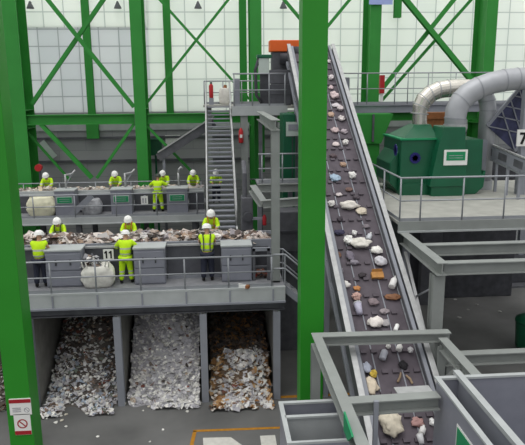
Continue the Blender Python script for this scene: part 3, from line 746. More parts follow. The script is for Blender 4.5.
obj('bag_body', sack((p.x, 33.2, PZ), .6, .5, .85, 'sack', 9), 'sack', t, smooth=True); obj('bag_neck', MB().tube([(p.x, 33.2, PZ+.78), (p.x+.03, 33.2, PZ+1.0)], [.12, .07]), 'tan', t)
p = at(237, 136, Y=29.2)
t = thing('fire_extinguisher', 'red fire extinguisher on a leg below the upper platform, right of the stairs', 'extinguisher', (p.x, 29.45, p.z-.4))
obj('cylinder', MB().lathe([(.1, 0), (.11, .03), (.11, .55), (.06, .65), (.03, .7)], (p.x+.2, 29.5, p.z-.35), 12), 'red', t, smooth=True)
obj('bracket', MB().box(p.x+.1, 1.4, 29.6, 29.66, p.z-.1, p.z+.05), 'grey', t); obj('label_patch', MB().box(p.x+.14, p.x+.26, 29.37, 29.39, p.z-.1, p.z+.05), 'sign_white', t)
# portal frame: tall post + depth beam to the platform
t = thing('portal_frame', 'tall grey post with a beam running back to the stair-top platform', 'frame', (2.17, 20.75, FZ))
obj('post', MB().ibeam((2.08, 20.75, DZ), (2.08, 20.75, 9.1), .3, .28, .03, .03, up=(0, 1, 0)).box(2.0, 2.16, 20.62, 20.88, DZ, 9.1), 'beam', t)
obj('post_foot', MB().box(1.94, 2.22, 20.6, 20.9, DZ, DZ+.06), 'beam', t)
obj('top_beam', MB().ibeam((2.08, 20.55, 9.28), (2.08, 27.4, 9.28), .36, .3), 'beam', t)
obj('rear_leg', MB().box(2.0, 2.16, 27.1, 27.25, FZ, 9.1), 'dark', t)
# catwalk below with green machine behind
CZ = 6.6
t = thing('catwalk', 'grey catwalk behind the tall post, below the upper platform', 'platform', (3, 26, FZ))
obj('deck_plate', MB().box(1.8, 6.3, 25.4, 26.6, CZ-.1, CZ), 'grate', t)
obj('edge_beam', MB().ibeam((1.8, 25.35, CZ-.2), (6.3, 25.35, CZ-.2), .34, .2), 'beam', t)
for x in (1.95, 3.3, 6.2): obj('leg', MB().box(x-.09, x+.09, 26.3, 26.5, FZ, CZ-.1), 'grey', t)
railing('guard_rail', 'guard rail of the catwalk in front of the green press', [(1.85, 25.45, CZ), (3.7, 25.45, CZ)], [(2.0, 25.45, CZ), (2.85, 25.45, CZ), (3.65, 25.45, CZ)], h=1.2)
t = thing('cable_duct', 'grey bent channel falling to a lower beam left of the near centre column', 'beam', (1.9, 24, 5))
a, b = at(252, 188, Y=24.0), at(263, 204, Y=23.2); c = at(304, 201, Y=23.2)
obj('sloping_channel', MB().ibeam(a, b, .3, .28), 'beam', t); obj('level_channel', MB().ibeam(b, c, .3, .28), 'beam', t)
obj('leg', MB().box(c.x-.1, c.x+.1, 23.3, 23.5, FZ, c.z-.1), 'dark', t)
a, b = at(283, 114, Y=27.5), at(306, 180, Y=27.5)
t = thing('green_press', 'dark green machine with a pale label plate left of the near centre column', 'machine', ((a.x+b.x)/2, 28, FZ))
obj('housing', MB().box(a.x, a.x+.55, 27.5, 28.9, FZ, a.z), 'machine', t, bevel=.03)
l0, l1 = at(286, 122, Y=27.5), at(299, 136, Y=27.5)
obj('label_plate', MB().box(l0.x, l1.x, 27.46, 27.5, l1.z, l0.z), 'sign_pale', t)
obj('label_window', MB().box(l0.x+.1, l1.x-.05, 27.44, 27.46, l1.z+.25, l0.z-.1), 'grey', t)
obj('door_seam', MB().box(a.x+.4, a.x+.44, 27.47, 27.5, 3, a.z-.9), 'darker', t)
a = at(262, 118, Y=29.9)
tag(obj('wall_panel', MB().box(2.2, 2.75, 33.0, 33.1, 6.0, 9.3).box(2.2, 2.26, 32.95, 33.0, 6.0, 9.3), 'green_hazed'), 'green sheet panel behind the tall post under the platform', 'panel')
# machinery below
t = thing('dark_machine', 'dark machinery block at the right end of the front sorting belt', 'machine', (2, 24.3, DZ))
obj('housing', MB().box(1.05, 1.5, 23.7, 24.4, DZ, 6.3), 'dark', t, bevel=.03); obj('motor', MB().tube([(1.3, 23.7, 5.6), (1.3, 23.4, 5.6)], .18, 14), 'darker', t)
obj('pipe', MB().tube([(1.2, 24, 6.3), (1.2, 24, 7.2), (1.2, 24.6, 7.6)], .1), 'dark', t)
t = thing('hopper_machine', 'dark machine with grey ribs under the catwalk, left of the near centre column', 'machine', (2.9, 24.2, FZ))
obj('housing', MB().box(2.5, 3.6, 24.2, 25.2, FZ, 5.6), 'dark', t, bevel=.03)
for k in range(4): obj('rib', MB().box(2.5, 3.6, 24.1, 24.2, 2.2+k*.85, 2.3+k*.85), 'darker', t)
p = at(265, 219, Y=23.2)
t = thing('fire_extinguisher', 'red fire extinguisher at the right end of the front belt', 'extinguisher', (p.x, 23.5, p.z-.3))
obj('cylinder', MB().lathe([(.07, 0), (.08, .03), (.08, .3), (.05, .38), (.03, .42)], (p.x, 23.45, p.z-.3), 12), 'sign_red', t, smooth=True)
obj('bracket', MB().box(p.x-.5, p.x, 23.52, 23.6, p.z-.1, p.z), 'grey', t)
# access stairs down at the right end of the front deck
t = thing('access_stairs', 'short grey stairs going down right from the front deck end', 'stairs', (2.4, 21.2, FZ))
for k in range(6): obj('tread', MB().box(2.36+k*.22, 2.6+k*.22, 20.3, 21.0, DZ-.2-k*.19, DZ-.16-k*.19), 'grate', t)
for y in (20.3, 21.0):
    obj('stringer', MB().bar((2.34, y, DZ-.12), (3.66, y, DZ-1.25), .05, .22), 'grey', t)
    for k, zz in ((0, 1.1), (1, .6)): obj('handrail' if k == 0 else 'mid_rail', MB().tube([(1.97, y, DZ+zz), (2.36, y, DZ+zz), (3.66, y, DZ+zz-1.15)], .03), 'rail', t, smooth=True)
    for x, zz in ((2.36, 0), (3.0, -.56), (3.6, -1.1)): obj('post', MB().tube([(x, y, DZ+zz-.05), (x, y, DZ+zz+1.1)], .028), 'rail', t)
obj('lower_landing', MB().box(3.6, 3.7, 20.2, 21.1, FZ, DZ-1.25), 'dark', t)

# ------------------------------------------------------------------ incline conveyor
SL = .617
def ztop(y): return 4.05+SL*(y-17.3)
XL, XR = 3.72, 6.0
YB, YT = 11.2, 31.0
t = thing('incline_conveyor', 'wide steep incline belt with galvanised sides carrying waste up to the orange motor', 'conveyor', (4.86, 12, FZ))
sn = Vector((0, -SL, 1)).normalized()      # belt normal
ax = Vector((0, 1, SL)).normalized()
def cp(x, y, off): return Vector((x, y, ztop(y)))+sn*off
BO = -.34
mb = MB()
mb.add([cp(x, y, BO+d) for d in (0, -.06) for y in (YB, YT) for x in (XL+.1, XR-.1)], [(0, 1, 3, 2), (4, 6, 7, 5), (0, 4, 5, 1), (2, 3, 7, 6), (0, 2, 6, 4), (1, 5, 7, 3)])
y = YB+.3; k = 0
while y < YT-.3:                            # staggered rubber cleats moulded on the belt
    for i in range(5):
        xc = XL+.38+(i+.5)*(XR-XL-.76)/5+(.09 if k % 2 else -.09)
        mb.add([cp(xc+sx*.085, y+sy*.05, BO+(.06 if top else 0)) for top in (0, 1) for sy in (-1, 1) for sx in (-1, 1)],
               [(4, 5, 7, 6), (0, 1, 5, 4), (2, 6, 7, 3), (0, 4, 6, 2), (1, 3, 7, 5)])
    y += .58; k += 1
obj('belt', mb, 'belt', t)
for fx in (.3, .63):
    x = XL+(XR-XL)*fx
    obj('belt_seam', MB().bar(cp(x, YB, BO+.012), cp(x, YT, BO+.012), .035, .02, up=sn), 'grey', t)
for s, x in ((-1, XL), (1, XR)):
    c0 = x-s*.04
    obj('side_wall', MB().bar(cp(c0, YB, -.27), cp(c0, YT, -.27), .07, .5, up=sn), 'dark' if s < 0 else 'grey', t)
    obj('top_flange', MB().bar(cp(x-s*.06, YB, 0), cp(x-s*.06, YT, 0), .16, .05, up=sn), 'galv', t)
    obj('inner_ledge', MB().bar(cp(x-s*.22, YB, -.1), cp(x-s*.22, YT, -.1), .11, .03, up=sn), 'grey', t)
    obj('skirt', MB().bar(cp(x-s*.28, YB, -.22), cp(x-s*.28, YT, -.22), .03, .24, up=sn), 'dark', t)
    obj('skirt_rail', MB().bar(cp(x-s*.305, YB, -.3), cp(x-s*.305, YT, -.3), .025, .04, up=sn), 'rail', t)
    obj('lower_chord', MB().bar(cp(x-s*.05, YB, -1.0), cp(x-s*.05, YT, -1.0), .12, .14, up=sn), 'grey', t)
    lat = MB(); y = YB+.4; fl = 0
    while y < YT-1.4:
        lat.bar(cp(x-s*.05, y, -.5 if fl else -.95), cp(x-s*.05, y+1.2, -.95 if fl else -.5), .06, .06); y += 1.2; fl = 1-fl
    obj('lattice', lat, 'grey', t)
    for yy in (15, 20.2, 24.4, 28.5):
        obj('support_leg', MB().bar((x-s*.1, yy, FZ), (x-s*.1, yy, ztop(yy)-1.1), .16, .16), 'grey', t)
obj('return_pan', MB().bar(cp(4.86, YB, -.8), cp(4.86, YT, -.8), XR-XL-.3, .03, up=sn), 'darker', t)
hp = cp(4.86, YT, -.5)
obj('head_drum', MB().tube([(XL+.15, hp.y, hp.z), (XR-.15, hp.y, hp.z)], .34, 18), 'darker', t, smooth=True)
hp2 = cp(4.86, YB, -.5)
obj('tail_drum', MB().tube([(XL+.15, hp2.y, hp2.z), (XR-.15, hp2.y, hp2.z)], .3, 18), 'darker', t, smooth=True)
# head machinery
a, b = at(270, 40, Y=31.8), at(299, 51.5, Y=31.8)
t = thing('drive_motor', 'orange motor cover at the head of the incline belt', 'motor', ((a.x+b.x)/2, 32.2, PZ))
obj('cover', MB().box(a.x, b.x+.3, 31.8, 32.7, b.z, a.z), 'orange', t, bevel=.04)
obj('motor_body', MB().tube([(a.x+.5, 31.75, b.z-.35), (a.x+1.3, 31.75, b.z-.35)], .28, 14), 'darker', t, smooth=True)
obj('gear_box', MB().box(a.x+.9, a.x+1.35, 31.4, 32.3, b.z-.9, b.z-.02), 'dark', t, bevel=.03)
obj('pedestal', MB().box(a.x+.1, a.x+1.3, 31.9, 32.6, PZ, b.z-.02), 'dark', t)
t = thing('guard_housing', 'stepped grey guard housing below the orange motor', 'machine', (3.2, 30.7, PZ))
g0, g1 = at(270, 72, Y=30.4), at(291, 101, Y=30.4)
obj('upper_panel', MB().box(g0.x, g1.x, 30.6, 31.3, g0.z-.55, g0.z+.1), 'dark', t, bevel=.02)
obj('lower_panel', MB().box(g0.x, g1.x, 30.4, 31.2, PZ, g0.z-.57), 'bay', t, bevel=.02)
obj('panel_seam', MB().box(g0.x, g1.x, 30.37, 30.4, PZ+.55, PZ+.6), 'dark', t)
g0, g1 = at(257, 55, Y=30.6), at(270, 100, Y=30.6)
t = thing('filter_box', 'pale square filter box with a dark green lid left of the orange motor', 'machine', ((g0.x+g1.x)/2, 30.9, PZ))
zb, zl = at(263, 74, Y=30.6).z, at(263, 58, Y=30.6).z
obj('box_body', MB().box(g0.x+.08, g1.x-.02, 30.6, 31.1, zb, zl), 'sign_pale', t, bevel=.03)
obj('lid', MB().box(g0.x, g1.x+.1, 30.55, 31.15, zl, zl+.16), 'machine', t, bevel=.03)
obj('stand', MB().box(g0.x+.15, g1.x-.05, 30.7, 31.0, PZ, zb), 'darker', t)
obj('hose', MB().tube([(g0.x+.1, 30.7, zl), (g0.x-.08, 30.7, zb+.2), (g0.x-.05, 30.65, PZ+.5), (g0.x+.2, 30.62, PZ+.15)], .08), 'darker', t, smooth=True)

# ------------------------------------------------------------------ waste items riding the incline belt
def belt_at(px, py):
    d = CAMR @ Vector(((px-CX)/F, -(py-CY)/F, -1)); o = Vector((0, 0, H))
    q = cp(0, 17.3, BO+.02); tt = (q-o).dot(sn)/d.dot(sn); return o+d*tt
Z_AX = sn; Y_AX = ax; X_AX = Vector((1, 0, 0))
def bw(c, u, v, w): return c+X_AX*u+Y_AX*v+Z_AX*w
def crumple(c, sx, sy, sz, seed, col):
    mb = MB(); n, m = 20, 11; vs = []
    for i in range(m+1):
        for k in range(n):
            th = PI*i/m; a = 2*PI*k/n; d = Vector((math.sin(th)*math.cos(a), math.sin(th)*math.sin(a), -math.cos(th)))
            r = 1+.45*noise.noise(d*1.6+Vector((seed*3.7, 0, 0)))+.26*noise.noise(d*5+Vector((0, seed*1.3, 0)))
            vs.append(bw(c, d.x*r*sx/2, d.y*r*sy/2, max(.0, sz*.45+d.z*r*sz/2)))
    mb.add(vs, [(i*n+k, i*n+(k+1) % n, (i+1)*n+(k+1) % n, (i+1)*n+k) for i in range(m) for k in range(n)], col); return mb
PX = 1/34.0
def item(kind, px, py, w, h, col, label, ang=0):
    c = belt_at(px, py); dist = (c-Vector((0, 0, H))).length; s = dist/F
    W, L_ = w*s, h*s*1.25; cat = kind.replace('_', ' '); seed = px*.37+py
    rot = Matrix.Rotation(ang, 3, sn)
    if kind in ('plastic_bottle', 'drink_can'):
        r = W*.42; ln = L_*.9; t = thing(kind, label, cat, c); u = rot @ (X_AX*math.sin(.5)+Y_AX*math.cos(.5)); b = c+Z_AX*r
        m = mat('item_'+kind, col, .35, var=.05)
        if kind == 'plastic_bottle':
            obj('bottle_body', MB().tube([b-u*ln*.5, b-u*ln*.48, b+u*ln*.15, b+u*ln*.32, b+u*ln*.4], [r*.8, r, r, r*.5, r*.35], 12), m, t, smooth=True)
            obj('cap', MB().tube([b+u*ln*.4, b+u*ln*.5], r*.4, 10), 'sign_white', t)
        else:
            obj('can_body', MB().tube([b-u*ln*.5, b-u*ln*.42, b+u*ln*.42, b+u*ln*.5], [r*.82, r, r, r*.82], 14), m, t, smooth=True)
            obj('lid', MB().tube([b+u*ln*.5, b+u*ln*.51], r*.75, 12), 'galv', t)
        return
    m = mat('item_'+kind, col, .65, var=.12, scale=9)
    if kind == 'carton':
        mb = MB(); ru = rot @ Y_AX; mb.bar(c-ru*L_*.45+Z_AX*.06, c+ru*L_*.45+Z_AX*.09, W*.8, .12, up=sn)
        t = thing(kind, label, cat, c); obj('carton_body', mb, m, t, bevel=.01)
        rx = rot @ X_AX; obj('flap', MB().bar(c+ru*L_*.4+Z_AX*.1, c+ru*L_*.62+Z_AX*.22, W*.7, .012, up=sn), m, t)
    elif kind == 'stick':
        ru = rot @ Y_AX; tag(obj(kind, MB().tube([c-ru*L_*.5+Z_AX*.03, c+Z_AX*.05+X_AX*.02, c+ru*L_*.5+Z_AX*.03], [.03, .035, .025], 7), m), label, cat)
    elif kind == 'plastic_cup':
        t = thing(kind, label, cat, c); u = rot @ Y_AX; r = W*.4; b = c+Z_AX*r
        obj('cup_body', MB().tube([b-u*L_*.45, b+u*L_*.45], [r*.75, r], 14), m, t, smooth=True); obj('rim', MB().tube([b+u*L_*.43, b+u*L_*.47], r*1.08, 14), 'sign_white', t)
    else:
        tk = {'plastic_bag': .55, 'paper_ball': .7, 'rag': .35, 'paper_sheet': .22, 'film_scrap': .3, 'cardboard_piece': .2}.get(kind, .4)
        tag(obj(kind, crumple(c, W, L_, min(W, L_)*tk+.03, seed, (1, 1, 1, 1)), m, smooth=(kind != 'paper_ball')), label, cat)
IT = [
 ('paper_sheet', 329, 62, 5, 4, '#d8ced0', 'pale sheet at the very top of the incline belt'),
 ('film_scrap', 331, 88, 5, 5, '#c8b4b6', 'dull pink film scrap under the topmost paper ball'),
 ('paper_ball', 340, 110, 6, 5, '#d6cbcc', 'pale ball right of the pale sheet near the belt top'),
 ('film_scrap', 344, 132, 6, 5, '#b0a4aa', 'greyish film scrap on the upper belt right of the dusty pink film'),
 ('paper_sheet', 336, 145, 7, 5, '#d6c8c6', 'pale pink sheet on the upper belt above the dark rag'),
 ('cardboard_piece', 343, 165, 7, 5, '#a88c78', 'light brown cardboard above the white ball beside the blue film'),
 ('paper_sheet', 339, 195, 6, 4, '#ccc2c2', 'small pale sheet left of the brown cardboard on the upper belt'),
 ('rag', 356, 198, 7, 4, '#524a50', 'dark rag above the beige paper sheet'),
 ('film_scrap', 366, 227, 7, 4, '#7e767c', 'dull grey film between the beige sheet and the grey bottle'),
 ('film_scrap', 384, 312, 9, 5, '#9c9296', 'pale grey film below the brown stretched rag'),
 ('rag', 366, 338, 8, 5, '#5e565a', 'dull dark rag just above the upper frame beam'),
 ('paper_ball', 331, 79, 5, 5, '#d8cfd0', 'pale paper ball highest up on the incline belt'),
 ('plastic_bag', 334, 97, 8, 8, '#d8c4c4', 'pinkish plastic bag near the top of the incline belt'),
 ('paper_sheet', 336, 106, 8, 5, '#d4ccd0', 'pale paper sheet below the pinkish bag near the belt top'),
 ('cardboard_piece', 331, 115, 6, 6, '#b89c88', 'tan cardboard piece near the belt top beside the green column'),
 ('paper_ball', 341, 120, 6, 5, '#dcd4d2', 'pale paper ball a little right of the tan cardboard near the belt top'),
 ('film_scrap', 335, 131, 8, 6, '#c4b0b0', 'dusty pink film scrap on the upper belt beside the green column'),
 ('paper_ball', 345, 144, 6, 5, '#dedad6', 'small pale ball on the upper belt right of the seam'),
 ('rag', 333, 157, 7, 5, '#5a4c50', 'dark rag on the upper belt beside the green column'),
 ('film_scrap', 335, 179, 11, 8, '#9fb4c6', 'light blue film scrap on the upper belt'),
 ('paper_ball', 352, 177, 7, 6, '#e6e4e0', 'white paper ball right of the light blue film'),
 ('cardboard_piece', 349, 190, 7, 5, '#6e5650', 'brown cardboard piece below the light blue film'),
 ('plastic_bag', 349, 207, 17, 8, '#dcd6ce', 'long white bag lying across the belt above the middle'),
 ('paper_sheet', 362, 212, 11, 7, '#cfc4b2', 'beige paper sheet right of the long white bag'),
 ('paper_ball', 331, 205, 7, 5, '#e0dcd8', 'white paper ball left of the long white bag'),
 ('rag', 340, 220, 6, 5, '#433c44', 'dark rag between the two long white bags'),
 ('rag', 339, 233, 11, 5, '#3c3a52', 'dark bluish rag left of the belt seam, mid belt'),
 ('paper_ball', 354, 234, 5, 5, '#e2e0de', 'small white ball just above the large torn white bag'),
 ('plastic_bottle', 369, 238, 6, 9, '#c9cbd0', 'clear grey bottle above and right of the large torn white bag'),
 ('plastic_bag', 360, 245, 20, 10, '#e2ddd4', 'large torn white bag across the middle of the belt'),
 ('paper_ball', 348, 242, 9, 8, '#f0eeea', 'bright white ball at the left end of the large torn white bag'),
 ('plastic_bag', 376, 252, 11, 7, '#efece6', 'white bundle near the right edge below the large torn bag'),
 ('rag', 337, 256, 8, 6, '#7a5a48', 'brown rag at the left belt edge, mid belt'),
 ('film_scrap', 350, 257, 9, 9, '#77707c', 'purplish grey film scrap below the large torn white bag'),
 ('rag', 354, 263, 9, 5, '#8c8690', 'pale grey rag just under the purplish film'),
 ('plastic_bag', 380, 263, 12, 9, '#d9d6dc', 'white crumpled bag above the orange carton'),
 ('carton', 377, 277, 15, 6, '#b9854a', 'flattened orange-brown carton near the right belt edge', ),
 ('rag', 362, 276, 8, 5, '#3a3438', 'dark rag left of the orange-brown carton'),
 ('paper_ball', 340, 272, 6, 5, '#8f8a92', 'grey ball at the left belt edge level with the orange-brown carton'),
 ('plastic_bottle', 393, 284, 8, 13, '#e8e6e4', 'white bottle standing out near the right belt edge'),
 ('plastic_bag', 345, 286, 10, 6, '#e6e2de', 'white bag at the left belt edge below mid belt'),
 ('cardboard_piece', 357, 289, 7, 5, '#c08450', 'small orange cardboard piece right of the left white bag'),
 ('paper_ball', 356, 298, 9, 6, '#c8a49a', 'pinkish paper ball below the small orange cardboard'),
 ('rag', 392, 298, 15, 6, '#8a6248', 'brown rag stretched across the right side of the belt'),
 ('film_scrap', 373, 303, 10, 7, '#8a7c80', 'greyish pink film left of the brown rag'),
 ('plastic_cup', 358, 311, 10, 11, '#b9b6c8', 'lavender plastic cup at the left of the lower belt'),
 ('plastic_bag', 375, 324, 15, 9, '#ece4de', 'white bag with pale folds on the lower belt above the frame beam'),
 ('film_scrap', 385, 324, 9, 7, '#a9a4a6', 'grey film scrap touching the folded white bag'),
 ('drink_can', 396, 329, 5, 7, '#f0f0ee', 'small white can right of the folded white bag'),
 ('paper_ball', 388, 347, 4, 4, '#e4e2de', 'tiny white ball just below the upper frame beam'),
 ('plastic_bottle', 399, 349, 7, 7, '#eeece8', 'short white bottle just below the upper frame beam'),
 ('paper_ball', 410, 351, 5, 5, '#c8c6c8', 'pale grey ball at the right belt edge below the upper frame beam'),
 ('drink_can', 383, 357, 8, 9, '#b4b6c0', 'silver grey can between the two frame beams'),
 ('rag', 403, 366, 8, 7, '#262428', 'black rag between the two frame beams'),
 ('plastic_bag', 366, 369, 10, 9, '#a9aebc', 'bluish grey bag at the left between the frame beams'),
 ('paper_ball', 373, 375, 6, 7, '#c8ac48', 'yellow ball beside the bluish grey bag'),
 ('rag', 370, 386, 13, 14, '#d8cab4', 'cream cloth just above the lower frame beam'),
 ('stick', 399, 378, 3, 9, '#8a7660', 'brown stick lying askew between the frame beams', -.5),
 ('stick', 409, 380, 3, 8, '#a08a70', 'pale stick right of the brown stick', .4),
 ('plastic_bag', 390, 426, 20, 20, '#d6cdba', 'big cream bag at the bottom of the belt below the lower frame beam'),
 ('rag', 417, 423, 12, 7, '#b08a86', 'pinkish rag right of the big cream bag'),
 ('plastic_bottle', 422, 431, 7, 8, '#e6e4e2', 'white bottle below the pinkish rag'),
 ('paper_ball', 432, 423, 5, 6, '#f0f0ee', 'small white ball beside the right hopper wall'),
 ('plastic_cup', 420, 441, 8, 8, '#d8d8da', 'white cup at the bottom edge of the belt'),
]
for it in IT: item(*it)

# ------------------------------------------------------------------ frame round the belt foot
FT = 3.8
t = thing('support_frame', 'grey steel I-beam frame spanning the lower incline belt', 'frame', (4.5, 14, FZ))
def top_ib(p0, p1, h=.34, w=.3): 
    d = Vector((0, 0, h/2)); return MB().ibeam(Vector(p0)-d, Vector(p1)-d, h, w)
obj('cross_beam', top_ib((2.72, 15.95, FT), (6.5, 15.85, FT), .28), 'beam', t)
obj('cross_beam', top_ib((2.7, 12.27, FT), (4.9, 12.35, FT), .32), 'beam', t)
obj('side_beam', top_ib((2.74, 16.1, FT-.001), (2.74, 8.0, FT-.001), .34, .26), 'beam', t)
obj('side_beam', top_ib((6.25, 15.7, FT-.12), (6.25, 12.72, FT-.12), .34, .26), 'beam', t)
for x, y in ((2.72, 15.95), (6.2, 15.7), (2.74, 9.0)):
    obj('post', MB().ibeam((x, y, FZ), (x, y, FT-.34), .26, .24, up=(0, 1, 0)), 'beam', t)
obj('spill_plate', MB().bar((4.0, 12.6, 3.78), (4.82, 12.62, 3.78), .34, .03), 'galv', t)
obj('chute_post', MB().box(3.36, 3.46, 12.05, 12.13, 2.6, FT+.05), 'grey', t)
obj('knee_brace', MB().bar((6.2, 15.5, 2.4), (6.2, 14.3, FT-.34), .1, .12), 'beam', t)
# floor-level long beam at right (behind the hopper)
a, b = at(458, 350, Y=16.2), at(540, 349, Y=16.2)
t = thing('floor_rail_beam', 'long grey beam running right behind the large right hopper', 'beam', (a.x, 16.2, FZ))
obj('beam', MB().ibeam((6.35, 16.0, a.z-.17), (11, 16.0, a.z-.17), .34, .3), 'beam', t)
obj('post', MB().box(10.6, 10.8, 15.9, 16.1, FZ, a.z-.3), 'beam', t)
obj('brace', MB().bar((7.2, 16.0, a.z-.3), (6.6, 16.0, a.z-1.2), .1, .1), 'beam', t); obj('post', MB().box(6.5, 6.7, 15.9, 16.1, FZ, a.z-.3), 'beam', t)

# ------------------------------------------------------------------ hoppers
def walls(mb, x0, x1, y0, y1, z0, z1, th):
    mb.box(x0, x0+th, y0, y1, z0, z1).box(x1-th, x1, y0, y1, z0, z1).box(x0+th, x1-th, y1-th, y1, z0, z1).box(x0+th, x1-th, y0, y0+th, z0, z1)
    return mb.box(x0+th, x1-th, y0+th, y1-th, z0, z0+th)
def rimmb(mb, x0, x1, y0, y1, z, w):
    return mb.box(x0-w/2, x0+w, y0, y1+w/2, z, z+.05).box(x1-w, x1+w/2, y0, y1+w/2, z, z+.05).box(x0+w, x1-w, y1-w, y1+w/2, z, z+.05).box(x0+w, x1-w, y0, y0+w, z, z+.05)
t = thing('hopper', 'large open grey steel hopper at the lower right corner', 'hopper', (6.5, 10.3, FZ))
obj('walls', walls(MB(), 4.96, 9.2, 8.0, 12.68, 2.1, 4.0, .05), 'cabinet', t)
obj('rim', rimmb(MB(), 4.96, 9.2, 8.0, 12.68, 4.0, .08), 'grey_light', t)
obj('partition', MB().box(5.46, 5.51, 8.05, 12.63, 2.2, 4.02), 'grey', t)
obj('partition_rim', MB().box(5.41, 5.56, 8.05, 12.85, 4.02, 4.12), 'grey_light', t)
for x, y in ((9.1, 12.5), (9.1, 8.2), (7.3, 12.5), (7.0, 8.2)): obj('leg', MB().box(x-.08, x+.08, y-.08, y+.08, FZ, 2.1), 'grey', t)
a = at(457, 428, X=4.955); b = at(474, 448, X=4.955)
z1 = a.z+.1; y1 = a.y
obj('sticker_border', MB().box(4.945, 4.96, y1-1.5, y1, z1-.62, z1), 'sign_white', t)
obj('green_sticker', MB().box(4.935, 4.945, y1-1.45, y1-.05, z1-.57, z1-.05), 'sign_green', t)
t = thing('hopper', 'smaller open grey steel hopper at the bottom centre', 'hopper', (2, 12.4, FZ))
HX0, HX1, HY0, HY1 = 1.43, 2.85, 11.6, 13.33
obj('walls', walls(MB(), HX0, HX1, HY0, HY1, 1.6, 3.2, .05), 'cabinet', t)
obj('rim', rimmb(MB(), HX0, HX1, HY0, HY1, 3.2, .07), 'grey_light', t)
obj('partition', MB().box(HX0+.05, HX1-.05, 12.66, 12.7, 1.7, 3.2).box(HX0+.05, HX1-.07, 12.62, 12.72, 3.2, 3.25), 'grey_light', t)
obj('gusset', MB().prism([(11.66, 2.6), (12.1, 2.6), (11.68, 3.15)], 'x', 2.25, 2.29), 'grey_light', t)
for x in (HX0+.1, HX1-.1):
    for y in (HY0+.1, HY1-.1): obj('leg', MB().box(x-.06, x+.06, y-.06, y+.06, FZ, 1.6), 'grey', t)
gp = [at(u, v, X=2.57) for u, v in ((344.5, 411.5), (353, 437), (348.5, 441), (344.5, 430))]
tag(obj('green_plate', MB().prism([(q.y, q.z) for q in gp], 'x', 2.55, 2.59), 'sign_green'), 'upright green plate fixed to the side beam above the smaller hopper', 'plate')

# ------------------------------------------------------------------ filter platform on the right
FP = 6.0; FY = 20.1
t = thing('filter_platform', 'grey platform carrying the two green filter units', 'platform', (10, 23.5, FZ))
obj('deck_plate', MB().box(6.22, 16, FY, 28.6, FP-.1, FP), 'platform', t)
obj('fascia', MB().box(6.2, 16, FY-.05, FY, FP-.3, FP+.02), 'beam', t)
obj('edge_flange', MB().box(6.2, 16, FY-.1, FY+.05, FP-.36, FP-.3), 'grey_light', t)
for y in (23, 26.8): obj('joist', MB().ibeam((6.3, y, FP-.3), (16, y, FP-.3), .4, .3), 'dark', t)
for x, y in ((6.5, 26.6), (15.5, 26.6), (15.5, 20.5), (15.5, 23.0)): obj('leg', MB().ibeam((x, y, FZ), (x, y, FP-.1), .3, .3, up=(0, 1, 0)), 'dark', t)
railing('guard_rail', 'grey guard rail round the near corner of the filter platform', [(6.27, 24.4, FP), (6.27, FY+.06, FP), (15, FY+.06, FP)],
        [(6.27, FY+.06, FP), (6.98, FY+.06, FP), (8.45, FY+.06, FP), (9.92, FY+.06, FP), (11.4, FY+.06, FP), (12.9, FY+.06, FP), (14.4, FY+.06, FP), (6.27, 22.2, FP), (6.27, 24.4, FP)], h=1.5, mids=(.48,))
t = thing('beam_frame', 'heavy grey beam frame standing under the filter platform, right of the belt', 'frame', (6.4, 16.8, FZ))
obj('depth_beam', MB().ibeam((6.4, 16.38, 5.44), (6.4, 20.0, 5.46), .38, .3), 'beam', t)
obj('post', MB().ibeam((6.4, 16.75, FZ), (6.4, 16.75, 5.18), .36, .34, up=(0, 1, 0)).box(6.28, 6.52, 16.6, 16.9, FZ, 5.18), 'beam', t)
obj('cross_beam', MB().ibeam((6.58, 16.75, 5.37), (13, 16.75, 5.37), .36, .3), 'beam', t)
obj('cross_beam', MB().ibeam((6.58, 18.6, 5.42), (13, 18.6, 5.42), .36, .3), 'beam', t)
obj('post', MB().box(12.8, 13.1, 16.6, 16.9, FZ, 5.2), 'beam', t); obj('post', MB().box(12.8, 13.1, 18.5, 18.8, FZ, 5.3), 'beam', t)
obj('post', MB().box(6.3, 6.5, 19.6, 19.8, FZ, 5.25), 'grey', t)
obj('diagonal', MB().bar((6.3, 19.5, 5.1), (6.38, 17.0, 2.6), .1, .1), 'galv', t); obj('diagonal', MB().bar((6.3, 17.1, 4.6), (6.38, 19.4, 3.4), .05, .05), 'rail', t)

# filter units
UY = 25.2
def u1(px, py, y=UY): return at(px, py, Y=y)
A = u1(399, 197); B = u1(437, 197); R1 = u1(420, 140); D = u1(420, 124, UY+1.2)
t = thing('filter_unit', 'left green filter unit with a pyramid roof and a shiny duct', 'machine', ((A.x+B.x)/2, UY+1.2, FP))
zt = R1.z
obj('housing', MB().box(A.x, B.x, UY, UY+2.6, FP, zt), 'machine', t, bevel=.03)
obj('side_bulge', MB().prism([(A.x, FP+.1), (A.x-.35, FP+.5), (A.x-.35, zt-1.0), (A.x, zt-.5)], 'y', UY+.3, UY+2.5), 'machine', t, bevel=.03)
obj('rim', MB().box(A.x-.06, B.x+.02, UY-.06, UY+2.66, zt, zt+.07), 'sign_green', t)
dx = D.x; dz = D.z
mb = MB(); x0, x1 = A.x+.15, B.x-.1
mb.add([(x0, UY+.1, zt+.07), (x1, UY+.1, zt+.07), (x1, UY+2.5, zt+.07), (x0, UY+2.5, zt+.07), (dx-.36, UY+.85, dz), (dx+.36, UY+.85, dz), (dx+.36, UY+1.55, dz), (dx-.36, UY+1.55, dz)],
       [(0, 1, 5, 4), (1, 2, 6, 5), (2, 3, 7, 6), (3, 0, 4, 7), (4, 5, 6, 7), (3, 2, 1, 0)])
obj('roof', mb, 'machine', t)
q = u1(415, 158); m = MB(); n = 10
